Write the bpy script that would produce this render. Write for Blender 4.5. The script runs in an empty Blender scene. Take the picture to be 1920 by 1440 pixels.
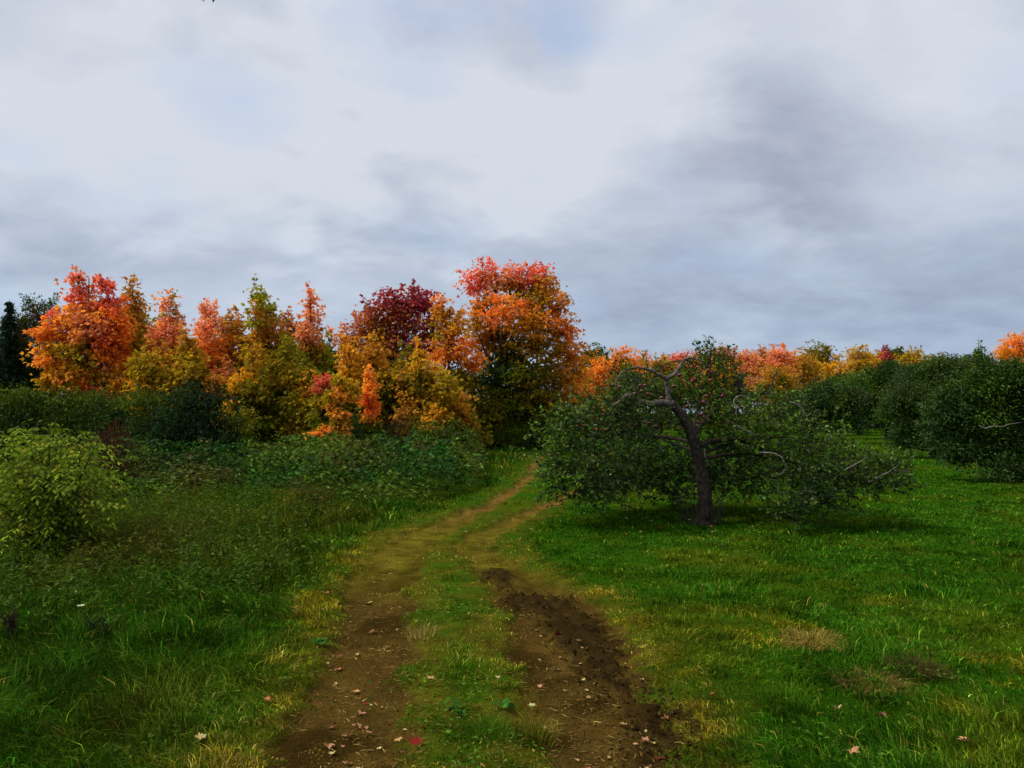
import bpy, math
import numpy as np
from mathutils import Vector
sc = bpy.context.scene
C = sc.collection
F = 1480.0          # focal length in pixels of the 1920 wide photograph
EYE = 1.6
TH = math.radians(2.13)
# ------------------------------------------------------------------ camera
cam = bpy.data.cameras.new("camera"); co = bpy.data.objects.new("camera", cam); C.objects.link(co)
co.location = (0, 0, EYE); co.rotation_euler = (math.pi/2 + TH, 0, 0)
cam.sensor_width = 36; cam.lens = 36*F/1920; cam.clip_start = .05; cam.clip_end = 6000
sc.camera = co
# ------------------------------------------------------------------ light
SUN_EL, SUN_AZ = math.radians(50), math.radians(-100)     # azimuth from +Y (view direction) towards +X
sun = bpy.data.lights.new("sun", 'SUN'); so = bpy.data.objects.new("sun", sun); C.objects.link(so)
sun.energy = 3.2; sun.angle = math.radians(11); sun.color = (1, .95, .86)
sd = Vector((math.sin(SUN_AZ)*math.cos(SUN_EL), math.cos(SUN_AZ)*math.cos(SUN_EL), math.sin(SUN_EL)))
so.rotation_euler = sd.to_track_quat('Z', 'Y').to_euler()
sc.view_settings.view_transform = 'Standard'; sc.view_settings.look = 'None'
sc.view_settings.exposure = .30; sc.view_settings.gamma = 1
sc.cycles.max_bounces = 7; sc.cycles.diffuse_bounces = 5; sc.cycles.transmission_bounces = 5; sc.cycles.glossy_bounces = 2

def pixdir(px, py):
    dx = (px-960)/F; dz = (720-py)/F
    return np.array([dx, math.cos(TH)-dz*math.sin(TH), math.sin(TH)+dz*math.cos(TH)])

def world():
    w = bpy.data.worlds.new("World"); sc.world = w; w.use_nodes = True
    nt = w.node_tree; n = nt.nodes; L = nt.links; n.clear()
    out = n.new('ShaderNodeOutputWorld'); bg = n.new('ShaderNodeBackground'); bg.inputs[1].default_value = .1
    L.new(bg.outputs[0], out.inputs[0])
    sky = n.new('ShaderNodeTexSky'); sky.sky_type = 'NISHITA'; sky.sun_disc = False
    sky.sun_elevation = SUN_EL; sky.sun_rotation = SUN_AZ
    tc = n.new('ShaderNodeTexCoord')
    nrm = n.new('ShaderNodeVectorMath'); nrm.operation = 'NORMALIZE'; L.new(tc.outputs['Generated'], nrm.inputs[0])
    D = nrm.outputs[0]
    def math_(op, a, b=None, c=None, clamp=False):
        m = n.new('ShaderNodeMath'); m.operation = op; m.use_clamp = clamp
        for i, v in enumerate((a, b, c)):
            if v is None: continue
            if isinstance(v, (int, float)): m.inputs[i].default_value = v
            else: L.new(v, m.inputs[i])
        return m.outputs[0]
    sep = n.new('ShaderNodeSeparateXYZ'); L.new(D, sep.inputs[0])
    z = math_('MAXIMUM', sep.outputs[2], 0.0)
    den = math_('ADD', z, .30)
    comb = n.new('ShaderNodeCombineXYZ')
    L.new(math_('DIVIDE', sep.outputs[0], den), comb.inputs[0]); L.new(math_('DIVIDE', sep.outputs[1], den), comb.inputs[1])
    def noise(scale, detail, rough, off, dist=0.0, sx=1.0):
        mp = n.new('ShaderNodeMapping'); mp.inputs[1].default_value = (off, off*.7, off*.3); mp.inputs[3].default_value = (sx, 1, 1)
        L.new(comb.outputs[0], mp.inputs[0])
        t = n.new('ShaderNodeTexNoise'); t.inputs['Scale'].default_value = scale; t.inputs['Detail'].default_value = detail
        t.inputs['Roughness'].default_value = rough; t.inputs['Distortion'].default_value = dist
        L.new(mp.outputs[0], t.inputs['Vector']); return t.outputs[0]
    big = noise(.9, 4, .5, 3.1, .3); mid = noise(2.1, 7, .5, 11.4, .25, .8); fine = noise(6, 10, .62, 23.0, .1, .8)
    wob = noise(4.2, 6, .5, 57.0, .3, .9)
    def lobe(px, py, wid, asp=1.0):
        d = pixdir(px, py); d = d/np.linalg.norm(d)
        s = n.new('ShaderNodeVectorMath'); s.operation = 'SUBTRACT'; L.new(D, s.inputs[0]); s.inputs[1].default_value = tuple(d)
        m = n.new('ShaderNodeVectorMath'); m.operation = 'MULTIPLY'; L.new(s.outputs[0], m.inputs[0]); m.inputs[1].default_value = (1/wid, 1/wid, asp/wid)
        # wobble the lobe's outline with the cloud noise
        l = n.new('ShaderNodeVectorMath'); l.operation = 'LENGTH'; L.new(m.outputs[0], l.inputs[0])
        a = math_('ADD', l.outputs['Value'], math_('MULTIPLY', math_('SUBTRACT', wob, .5), 2.2))
        r = n.new('ShaderNodeMapRange'); r.interpolation_type = 'SMOOTHERSTEP'; L.new(a, r.inputs[0])
        r.inputs[1].default_value = 0; r.inputs[2].default_value = 1.5; r.inputs[3].default_value = 1; r.inputs[4].default_value = 0
        return r.outputs[0]
    # density of the cloud deck: 0 thin and bright, 1 thick and grey
    v = math_('ADD', math_('MULTIPLY', math_('SUBTRACT', big, .5), .6), math_('MULTIPLY', math_('SUBTRACT', mid, .5), .7))
    v = math_('ADD', v, math_('MULTIPLY', math_('SUBTRACT', fine, .5), .62))
    v = math_('ADD', v, .40)
    for (px, py, wd, asp, amt) in ((1400, 225, .16, 1.4, .40), (1560, 330, .13, 2.0, .28), (1640, 60, .2, 1.3, -.42), (1200, 150, .1, 1.1, -.25), (150, 120, .3, 1.2, -.3), (400, 200, .2, 1.4, -.12),
                                   (600, 450, .22, 3.0, .10), (1800, 540, .3, 3, .18), (1150, 250, .2, 1.6, -.28), (1820, 280, .14, 1.6, -.2), (640, 250, .25, 1.5, -.15), (820, 285, .17, 1.3, -.5), (500, 330, .2, 1.3, -.26), (1000, 380, .14, 1.4, -.12), (1350, 520, .3, 4, .1)):
        v = math_('ADD', v, math_('MULTIPLY', lobe(px, py, wd, asp), amt))
    cr = n.new('ShaderNodeValToRGB'); L.new(v, cr.inputs[0]); e = cr.color_ramp.elements
    e[0].position = .02; e[0].color = (.545, .575, .640, 1)
    e[1].position = 1.0; e[1].color = (.20, .228, .305, 1)
    for p, c in ((.28, (.468, .505, .585, 1)), (.5, (.388, .430, .520, 1)), (.75, (.30, .332, .425, 1))):
        x = e.new(p); x.color = c
    # bluer towards the horizon
    hz = n.new('ShaderNodeMapRange'); L.new(z, hz.inputs[0]); hz.inputs[1].default_value = .03; hz.inputs[2].default_value = .3; hz.inputs[3].default_value = 1; hz.inputs[4].default_value = 0
    hm = n.new('ShaderNodeMix'); hm.data_type = 'RGBA'; hm.blend_type = 'MULTIPLY'; L.new(math_('MULTIPLY', hz.outputs[0], 1.0), hm.inputs[0]); L.new(cr.outputs[0], hm.inputs[6]); hm.inputs[7].default_value = (.82, .93, 1.0, 1)
    # overcast skies are brighter towards the zenith (above the picture)
    gz = n.new('ShaderNodeMapRange'); L.new(z, gz.inputs[0]); gz.inputs[1].default_value = .45; gz.inputs[2].default_value = .95; gz.inputs[3].default_value = 10.0; gz.inputs[4].default_value = 17.0
    zc = n.new('ShaderNodeMix'); zc.data_type = 'RGBA'; zf = n.new('ShaderNodeMapRange'); L.new(z, zf.inputs[0]); zf.inputs[1].default_value = .5; zf.inputs[2].default_value = .8
    L.new(zf.outputs[0], zc.inputs[0]); L.new(hm.outputs[2], zc.inputs[6]); zc.inputs[7].default_value = (.58, .56, .50, 1)
    sc_ = n.new('ShaderNodeVectorMath'); sc_.operation = 'SCALE'; L.new(zc.outputs[2], sc_.inputs[0]); L.new(gz.outputs[0], sc_.inputs['Scale'])
    # thin places where the blue shows through
    blue = math_('ADD', math_('MULTIPLY', lobe(1050, 75, .055, 1.1), .5), math_('MULTIPLY', lobe(420, 190, .10, 1.3), .22))
    blue = math_('ADD', blue, math_('MULTIPLY', lobe(820, 30, .13, 1.6), .5))
    blue = math_('ADD', blue, math_('MULTIPLY', math_('SUBTRACT', noise(2.6, 6, .5, 41.0, .3), .55), 1.3), clamp=True)
    mx = n.new('ShaderNodeMix'); mx.data_type = 'RGBA'; L.new(blue, mx.inputs[0]); L.new(sc_.outputs[0], mx.inputs[6])
    bl = n.new('ShaderNodeVectorMath'); bl.operation = 'MULTIPLY_ADD'; L.new(sky.outputs[0], bl.inputs[0]); bl.inputs[1].default_value = (.5, .5, .5); bl.inputs[2].default_value = (2.2, 3.0, 4.6)
    L.new(bl.outputs[0], mx.inputs[7])
    L.new(mx.outputs[2], bg.inputs[0])
world()

# ------------------------------------------------------------------ helpers
rng = np.random.default_rng(11)
U = lambda a, b, n=None: rng.uniform(a, b, n)

def at(px, py, D):
    d = pixdir(px, py); d = d*(D/d[1]); return np.array([d[0], d[1], EYE+d[2]])
def gpt(px, py):
    d = pixdir(px, py); d = d*(-EYE/d[2]); return np.array([d[0], d[1], 0.0])

def _h(ix, iy, iz, s):
    h = (ix*374761393 + iy*668265263 + iz*2147483647 + s*1274126177) & 0xffffffff
    h = ((h ^ (h >> 13))*1274126177) & 0xffffffff
    h = ((h ^ (h >> 16))*2246822519) & 0xffffffff
    return ((h ^ (h >> 15)) & 0xffffff)/float(0xffffff)
def vn(x, y, z=0.0, s=0):
    x, y, z = np.broadcast_arrays(np.asarray(x, float), np.asarray(y, float), np.asarray(z, float))
    ix, iy, iz = (np.floor(a).astype(np.int64) for a in (x, y, z))
    fx, fy, fz = x-ix, y-iy, z-iz
    fx, fy, fz = (a*a*(3-2*a) for a in (fx, fy, fz))
    r = 0
    for a in (0, 1):
        for b in (0, 1):
            for c in (0, 1):
                r = r + _h(ix+a, iy+b, iz+c, s)*(fx if a else 1-fx)*(fy if b else 1-fy)*(fz if c else 1-fz)
    return r
def fbm(x, y, z=0.0, s=0, o=4):
    t = 0; a = .5; f = 1
    for i in range(o):
        t = t + a*vn(np.asarray(x)*f+i*17.3, np.asarray(y)*f-i*9.1, np.asarray(z)*f, s+i); a *= .5; f *= 2.03
    return t/(1-.5**o)
def sstep(a, b, x):
    t = np.clip((x-a)/(b-a), 0, 1); return t*t*(3-2*t)

def mesh_np(name, V, faces_flat, sizes, mat, parent=None, col=None, smooth=False):
    me = bpy.data.meshes.new(name)
    V = np.ascontiguousarray(V, np.float32); ff = np.ascontiguousarray(faces_flat, np.int32); sizes = np.asarray(sizes, np.int32)
    me.vertices.add(len(V)); me.vertices.foreach_set('co', V.ravel())
    me.loops.add(len(ff)); me.loops.foreach_set('vertex_index', ff)
    me.polygons.add(len(sizes)); st = np.zeros(len(sizes), np.int32); st[1:] = np.cumsum(sizes)[:-1]
    me.polygons.foreach_set('loop_start', st); me.polygons.foreach_set('loop_total', sizes)
    if smooth: me.polygons.foreach_set('use_smooth', np.ones(len(sizes), bool))
    if col is not None:
        a = me.attributes.new('Col', 'FLOAT_COLOR', 'POINT')
        cc = np.ones((len(V), 4), np.float32); cc[:, :3] = np.clip(col, 0, 1); a.data.foreach_set('color', cc.ravel())
    me.update(calc_edges=True); me.materials.append(mat)
    o = bpy.data.objects.new(name, me); C.objects.link(o)
    if parent is not None: o.parent = parent
    return o

def tag(o, label=None, cat=None, group=None, kind=None):
    if label: o['label'] = label
    if cat: o['category'] = cat
    if group: o['group'] = group
    if kind: o['kind'] = kind
    return o
def thing(name, label, cat, loc, group=None):
    o = bpy.data.objects.new(name, None); C.objects.link(o); o.location = tuple(loc); o.empty_display_size = .2
    return tag(o, label, cat, group)

# leaf templates: local x = width, y = length, z = up; unit length
T_MAPLE = (np.array([[0, -.45, 0], [.55, -.02, -.10], [.2, .1, .02], [0, .6, -.12], [-.2, .1, .02], [-.55, -.02, -.10]]), [(0, 1, 2), (0, 2, 3), (0, 3, 4), (0, 4, 5)])
T_OVAL = (np.array([[0, -.5, 0], [.24, -.05, .06], [0, .5, -.06], [-.24, -.05, .06], [0, -.02, -.02]]), [(0, 1, 4), (1, 2, 4), (2, 3, 4), (3, 0, 4)])
T_NARROW = (np.array([[0, -.5, 0], [.13, 0, .02], [0, .5, -.10], [-.13, 0, .02]]), [(0, 1, 2, 3)])
T_QUAD = (np.array([[0, -.5, 0], [.3, 0, .05], [0, .5, -.08], [-.3, 0, .05]]), [(0, 1, 2, 3)])

def basis(dirs, rolls):
    """columns: X, Y (along dirs), Z, Z near up then rolled about Y"""
    Y = dirs/np.maximum(np.linalg.norm(dirs, axis=1, keepdims=True), 1e-6)
    up = np.tile([0, 0, 1.0], (len(Y), 1)); X = np.cross(Y, up); l = np.linalg.norm(X, axis=1, keepdims=True)
    X = np.where(l > 1e-3, X/np.maximum(l, 1e-6), [1, 0, 0]); Z = np.cross(X, Y)
    c, s = np.cos(rolls)[:, None], np.sin(rolls)[:, None]
    return X*c+Z*s, Y, Z*c-X*s
def leaves(name, P, dirs, size, col, mat, parent, tmpl, roll=.7, cjit=.18):
    n = len(P); T, fc = tmpl; k = len(T)
    X, Y, Z = basis(dirs, rng.normal(0, roll, n))
    size = np.broadcast_to(size, (n,))
    V = P[:, None, :] + size[:, None, None]*(T[None, :, 0:1]*X[:, None] + T[None, :, 1:2]*Y[:, None] + T[None, :, 2:3]*Z[:, None])
    flat = np.concatenate([np.array(f) for f in fc]); sz = [len(f) for f in fc]
    FF = (np.arange(n)[:, None]*k + flat[None]).ravel()
    cc = col*(1+rng.normal(0, cjit, (n, 1)))*(1+rng.normal(0, cjit*.35, (n, 3)))
    return mesh_np(name, V.reshape(-1, 3), FF, np.tile(sz, n), mat, parent, np.repeat(cc, k, axis=0))

class Tubes:
    def __init__(s): s.V = []; s.F = []; s.n = 0
    def add(s, pts, rad, k=6, rough=0.0, cap=True):
        pts = np.asarray(pts, float); m = len(pts); rad = np.broadcast_to(rad, (m,)).astype(float)
        t = np.gradient(pts, axis=0); t /= np.maximum(np.linalg.norm(t, axis=1, keepdims=True), 1e-9)
        ref = np.array([0, 1., 0]) if abs(t[0][1]) < .8 else np.array([1., 0, 0])
        A = np.cross(t, ref); A /= np.maximum(np.linalg.norm(A, axis=1, keepdims=True), 1e-9); B = np.cross(t, A)
        an = np.arange(k)*2*math.pi/k
        r = rad[:, None]*np.ones((1, k))
        if rough: r = r*(1+rough*(vn(np.arange(m)[:, None]*.9+s.n, an[None]*1.6, 0, 5)-.5)*2)
        ring = pts[:, None]+r[..., None]*(np.cos(an)[None, :, None]*A[:, None]+np.sin(an)[None, :, None]*B[:, None])
        b = s.n; s.V.append(ring.reshape(-1, 3)); i = np.arange(m-1)[:, None]*k; j = np.arange(k)[None]; j2 = (j+1) % k
        q = np.stack([b+i+j, b+i+j2, b+i+k+j2, b+i+k+j], -1).reshape(-1, 4)
        s.F += [tuple(x) for x in q.tolist()]
        if cap: s.F.append(tuple(b+(m-1)*k+x for x in range(k)))
        s.n += m*k
    def build(s, name, mat, parent=None):
        if not s.V: return None
        return mesh_np(name, np.concatenate(s.V), np.concatenate([np.array(f) for f in s.F]), [len(f) for f in s.F], mat, parent, smooth=True)
def curve(pts, n=10):
    pts = np.asarray(pts, float); m = len(pts)
    if m < 3: return np.array([pts[0]+(pts[-1]-pts[0])*t for t in np.linspace(0, 1, n)])
    P = np.vstack([2*pts[0]-pts[1], pts, 2*pts[-1]-pts[-2]]); out = []
    for i in range(1, m):
        for t in np.linspace(0, 1, n, endpoint=False):
            a, b, c, d = P[i-1], P[i], P[i+1], P[i+2]
            out.append(.5*((2*b)+(-a+c)*t+(2*a-5*b+4*c-d)*t*t+(-a+3*b-3*c+d)*t**3))
    out.append(P[m]); return np.array(out)

# ------------------------------------------------------------------ materials
def mat_base(name):
    m = bpy.data.materials.new(name); m.use_nodes = True; nt = m.node_tree
    return m, nt, nt.nodes, nt.links, nt.nodes['Principled BSDF']
def leaf_mat(name, trans=.35, rough=.5, spec=.35, tint=(1.15, 1.1, .7)):
    m, nt, n, L, b = mat_base(name)
    a = n.new('ShaderNodeAttribute'); a.attribute_name = 'Col'
    g = n.new('ShaderNodeNewGeometry')
    t = n.new('ShaderNodeTexNoise'); t.inputs['Scale'].default_value = 14; t.inputs['Detail'].default_value = 3; L.new(g.outputs['Position'], t.inputs['Vector'])
    r = n.new('ShaderNodeMapRange'); L.new(t.outputs[0], r.inputs[0]); r.inputs[1].default_value = .3; r.inputs[2].default_value = .7; r.inputs[3].default_value = .78; r.inputs[4].default_value = 1.22
    s = n.new('ShaderNodeVectorMath'); s.operation = 'SCALE'; L.new(a.outputs['Color'], s.inputs[0]); L.new(r.outputs[0], s.inputs['Scale'])
    L.new(s.outputs[0], b.inputs['Base Color']); b.inputs['Roughness'].default_value = rough; b.inputs['Specular IOR Level'].default_value = spec
    tr = n.new('ShaderNodeBsdfTranslucent'); mu = n.new('ShaderNodeVectorMath'); mu.operation = 'MULTIPLY'; L.new(s.outputs[0], mu.inputs[0]); mu.inputs[1].default_value = tint
    L.new(mu.outputs[0], tr.inputs[0]); mx = n.new('ShaderNodeMixShader'); mx.inputs[0].default_value = trans
    L.new(b.outputs[0], mx.inputs[1]); L.new(tr.outputs[0], mx.inputs[2]); L.new(mx.outputs[0], n['Material Output'].inputs[0]); return m
M_MAPLE = leaf_mat('maple_foliage', .5, .7, .06, (1.2, 1.1, .6))
M_APPLE = leaf_mat('apple_foliage', .25, .42, .12, (1.1, 1.15, .5))
M_GRASS = leaf_mat('grass_blades', .3, .7, .01, (1.1, 1.15, .5))
M_SHRUB = leaf_mat('shrub_foliage', .3, .6, .05, (1.1, 1.15, .5))
M_FALLEN = leaf_mat('fallen_leaf_skin', .1, .7, .06, (1, 1, 1))
def bark_mat(name, c1, c2, scale=18, zst=.3):
    m, nt, n, L, b = mat_base(name)
    g = n.new('ShaderNodeNewGeometry'); mp = n.new('ShaderNodeMapping'); mp.inputs[3].default_value = (1, 1, zst); L.new(g.outputs['Position'], mp.inputs[0])
    t = n.new('ShaderNodeTexNoise'); t.inputs['Scale'].default_value = scale; t.inputs['Detail'].default_value = 8; t.inputs['Roughness'].default_value = .65; L.new(mp.outputs[0], t.inputs['Vector'])
    r = n.new('ShaderNodeValToRGB'); r.color_ramp.elements[0].position = .35; r.color_ramp.elements[1].position = .7
    r.color_ramp.elements[0].color = (*c1, 1); r.color_ramp.elements[1].color = (*c2, 1); L.new(t.outputs[0], r.inputs[0]); L.new(r.outputs[0], b.inputs['Base Color'])
    b.inputs['Roughness'].default_value = .9; b.inputs['Specular IOR Level'].default_value = .1; bp = n.new('ShaderNodeBump'); bp.inputs['Strength'].default_value = .9; bp.inputs['Distance'].default_value = .02
    L.new(t.outputs[0], bp.inputs['Height']); L.new(bp.outputs[0], b.inputs['Normal']); return m
M_BARK = bark_mat('dark_bark', (.018, .014, .011), (.07, .055, .045))
M_APBARK = bark_mat('apple_bark', (.009, .007, .0055), (.060, .047, .040), 22, .6)
M_LIMB = bark_mat('skylit_limb_bark', (.03, .025, .022), (.20, .16, .145), 26, .8)  # lighter apple bark: sky light on the upper limbs painted into the colour
M_PALE = bark_mat('pale_dead_wood', (.09, .075, .065), (.34, .30, .27), 30)
M_STEM = bark_mat('green_stem', (.03, .035, .012), (.07, .07, .03), 30)

# ------------------------------------------------------------------ ground shape and masks
def poly_world(rows):
    P = []; W = []
    for (py, px, hw) in rows:
        g = gpt(px, py); P.append(g[:2]); W.append(hw*g[1]/F*(1-.50*float(sstep(7.5, 14, g[1]))))
    return np.array(P), np.array(W)
RL = poly_world([(1900, 480, 230), (1500, 590, 150), (1440, 610, 132), (1300, 675, 92), (1200, 700, 78), (1100, 705, 60), (1050, 735, 60), (1010, 775, 60), (985, 832, 50), (950, 905, 38), (920, 960, 26), (895, 990, 18), (870, 1003, 16), (855, 1018, 14), (846, 1045, 12), (838, 1100, 10)])
RR = poly_world([(1900, 1280, 260), (1500, 1180, 170), (1440, 1150, 140), (1340, 1120, 135), (1250, 1080, 112), (1150, 1040, 98), (1100, 985, 66), (1060, 928, 50), (1020, 885, 46), (1000, 908, 36), (980, 950, 34), (955, 1000, 28), (930, 1055, 22), (905, 1112, 18), (885, 1115, 16), (868, 1098, 14), (856, 1110, 12), (846, 1160, 10)])
DK = poly_world([(1072, 925, 18), (1100, 965, 24), (1150, 1050, 50), (1200, 1100, 52), (1260, 1135, 40), (1320, 1210, 50), (1400, 1240, 48), (1450, 1240, 45), (1600, 1260, 55)])
def seg_rel(x, y, PW):
    """signed-ish relative distance: (distance to the line - half width) in metres"""
    P, W = PW; best = np.full(np.shape(x), 1e9)
    for i in range(len(P)-1):
        a, b = P[i], P[i+1]; d = b-a; l2 = (d**2).sum()
        t = np.clip(((x-a[0])*d[0]+(y-a[1])*d[1])/l2, 0, 1)
        dist = np.hypot(x-a[0]-t*d[0], y-a[1]-t*d[1]) - (W[i]+t*(W[i+1]-W[i]))
        best = np.minimum(best, dist)
    return best
# centre line, to know the left side from the right side
_cy = np.array([gpt(0, r)[1] for r in (1900, 1440, 1300, 1200, 1100, 1040, 1010, 985, 950, 920, 895, 870, 855, 846)])
_cx = np.array([gpt(p, r)[0] for p, r in zip((900, 880, 890, 870, 850, 820, 830, 880, 960, 1010, 1050, 1050, 1060, 1090), (1900, 1440, 1300, 1200, 1100, 1040, 1010, 985, 950, 920, 895, 870, 855, 846))])
def side(x, y): return x - np.interp(y, _cy, _cx)
def masks(x, y):
    w = (fbm(x*2.2, y*2.2, 0, 3, 4)-.5)*.34 + (vn(x*14, y*14, 0, 9)-.5)*.18+(vn(x*31, y*31, 0, 10)-.5)*.08
    l = seg_rel(x, y, RL); r = seg_rel(x, y, RR); dk = seg_rel(x, y, DK)
    rut = 1-sstep(-.07, .09, np.minimum(l, r)+w)
    dark = (1-sstep(-.09, .09, dk+.05+w*1.3))*sstep(.24, .42, fbm(x*3.1, y*3.1, 0, 12, 3))
    s = side(x, y)
    near = np.minimum(l, r)
    inside = np.minimum(near, np.where((l < 1.1) & (r < 1.1), -.02, 9))    # the centre strip counts as track
    track = 1-sstep(-.02, .10, inside+w*.8)
    dry = (1-sstep(.0, .55, near+w*1.3))
    return rut, dark, track, dry, s, l, r
def H(x, y, full=True):
    x = np.asarray(x, float); y = np.asarray(y, float)
    z = .10*(fbm(x*.22, y*.22, 0, 21, 3)-.5)*sstep(3, 14, np.hypot(x, y)) + .05*(fbm(x*1.3, y*1.3, 0, 22, 3)-.5)
    if full:
        rut, dark, track, dry, s, l, r = masks(x, y)
        z = z - .05*rut*(1-.3*dark) + .014*(fbm(x*9, y*9, 0, 23, 3)-.5)*(1+rut) + .03*rut*(fbm(x*3.2, y*3.2, 0, 24, 3)-.5)
        z = z + .011*np.sin(2*math.pi*(y+.45*x+.12*vn(x*3, y*3, 0, 34))/.17)*rut*(r < l)*sstep(3.2, 4.2, y)*(1-sstep(6.0, 7.5, y))*sstep(.4, .6, vn(x*1.6, y*1.6, 0, 35))
        cl = np.maximum(fbm(x*11, y*13, 0, 31, 4)-.42, 0)
        z = z + dark*cl*.20 + .05*(1-sstep(.0, .16, np.abs(seg_rel(x, y, DK)-.06)))*(fbm(x*5, y*5, 0, 33, 3)-.25)*sstep(1.5, 3, 12-y)
        z = z + .06*sstep(.2, 1.6, -s-.9)*(y > 0)
    return z

EARTH = np.array([.058, .035, .0075]); DARKE = np.array([.025, .0155, .005]); TAN = np.array([.125, .085, .011])
G_LAWN = np.array([.021, .075, .003]); G_OLV = np.array([.066, .086, .004]); G_YEL = np.array([.22, .175, .010]); G_MEAD = np.array([.017, .058, .003]); G_WEED = np.array([.052, .058, .005])
def ground_color(x, y):
    rut, dark, track, dry, s, l, r = masks(x, y)
    n1 = fbm(x*.9, y*.9, 0, 51, 4)[..., None]; n2 = fbm(x*4, y*4, 0, 52, 4)[..., None]
    g = G_LAWN*(1-sstep(.45, .65, n1)*.6) + G_OLV*sstep(.45, .65, n1)*.6
    left = sstep(.5, 2.0, -s)[..., None]; g = g*(1-left)+(G_MEAD*.5+G_WEED*.5)*left
    far = sstep(14, 30, y)[..., None]
    g = g*.75
    n6 = fbm(x*2.1, y*2.1, 0, 53, 4)[..., None]; soil = EARTH*(.7+.6*n2)*(1-.45*sstep(.5, .66, n6)); fr = (sstep(6.5, 9, y)*(1-sstep(11, 13.5, y)))[..., None]; soil = soil*(1-.7*fr) + (TAN*.35+G_YEL*.1+G_OLV*.4)*(.4+1.2*n2)*.65*fr
    d = dry[..., None]*(.35+.5*sstep(.4, .6, n2))*(1-.75*sstep(11, 15, y)[..., None]); soil = soil*(1+.9*sstep(11, 14, y)[..., None]); g = g*(1-d)+(TAN*.4+G_OLV*.3)*d
    c = g*(1-rut[..., None])+soil*rut[..., None]
    c = c*(1-dark[..., None])+DARKE*dark[..., None]
    return c
def axis(*segs):
    o = [segs[0][0]]
    for a, b, st in segs: o += list(np.linspace(a, b, max(2, int(round((b-a)/st))+1))[1:])
    return np.array(o)
def build_ground():
    ys = axis((-1200, -100, 120), (-100, -8, 12), (-8, 2.6, .5), (2.6, 7, .028), (7, 12, .05), (12, 20, .12), (20, 60, .5), (60, 140, 4), (140, 2600, 160))
    xs = axis((-1800, -90, 150), (-90, -14, 3), (-14, -4, .16), (-4, -1.7, .06), (-1.7, 2.0, .028), (2.0, 4.5, .06), (4.5, 14, .16), (14, 90, 3), (90, 1800, 150))
    X, Y = np.meshgrid(xs, ys); ny, nx = X.shape; Z = H(X, Y)
    Z = np.where(np.hypot(X, Y) > 110, 0, Z)
    col = ground_color(X, Y).reshape(-1, 3); V = np.stack([X, Y, Z], -1).reshape(-1, 3)
    i = (np.arange(ny-1)[:, None]*nx+np.arange(nx-1)[None]).ravel()
    q = np.stack([i, i+1, i+nx+1, i+nx], 1)
    cx = V[q].mean(1); rut, dark, track, dry, s, l, r = masks(cx[:, 0], cx[:, 1]); tr = (track > .5) & (cx[:, 1] < 60) & (cx[:, 1] > .8)
    m, nt, n, L, b = mat_base('earth_and_turf')
    a = n.new('ShaderNodeAttribute'); a.attribute_name = 'Col'; g = n.new('ShaderNodeNewGeometry')
    t = n.new('ShaderNodeTexNoise'); t.inputs['Scale'].default_value = 75; t.inputs['Detail'].default_value = 8; t.inputs['Roughness'].default_value = .7; L.new(g.outputs['Position'], t.inputs['Vector'])
    t2 = n.new('ShaderNodeTexNoise'); t2.inputs['Scale'].default_value = 5; t2.inputs['Detail'].default_value = 8; L.new(g.outputs['Position'], t2.inputs['Vector'])
    r1 = n.new('ShaderNodeMapRange'); L.new(t.outputs[0], r1.inputs[0]); r1.inputs[1].default_value = .3; r1.inputs[2].default_value = .7; r1.inputs[3].default_value = .35; r1.inputs[4].default_value = 1.75
    r2 = n.new('ShaderNodeMapRange'); L.new(t2.outputs[0], r2.inputs[0]); r2.inputs[1].default_value = .3; r2.inputs[2].default_value = .7; r2.inputs[3].default_value = .75; r2.inputs[4].default_value = 1.3
    mm = n.new('ShaderNodeMath'); mm.operation = 'MULTIPLY'; L.new(r1.outputs[0], mm.inputs[0]); L.new(r2.outputs[0], mm.inputs[1])
    s = n.new('ShaderNodeVectorMath'); s.operation = 'SCALE'; L.new(a.outputs['Color'], s.inputs[0]); L.new(mm.outputs[0], s.inputs['Scale']); L.new(s.outputs[0], b.inputs['Base Color'])
    b.inputs['Roughness'].default_value = .95; b.inputs['Specular IOR Level'].default_value = .0
    bp = n.new('ShaderNodeBump'); bp.inputs['Strength'].default_value = .8; bp.inputs['Distance'].default_value = .022; L.new(t.outputs[0], bp.inputs['Height']); L.new(bp.outputs[0], b.inputs['Normal'])
    for nm, sel in (('ground', ~tr), ('dirt_track', tr)):
        qq = q[sel]; u, inv = np.unique(qq.ravel(), return_inverse=True)
        o = mesh_np(nm, V[u], inv, np.full(len(qq), 4), m, None, col[u], True); tag(o, kind='structure')
build_ground()
def gz(x, y): return float(H(np.array([x]), np.array([y]))[0])

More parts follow.
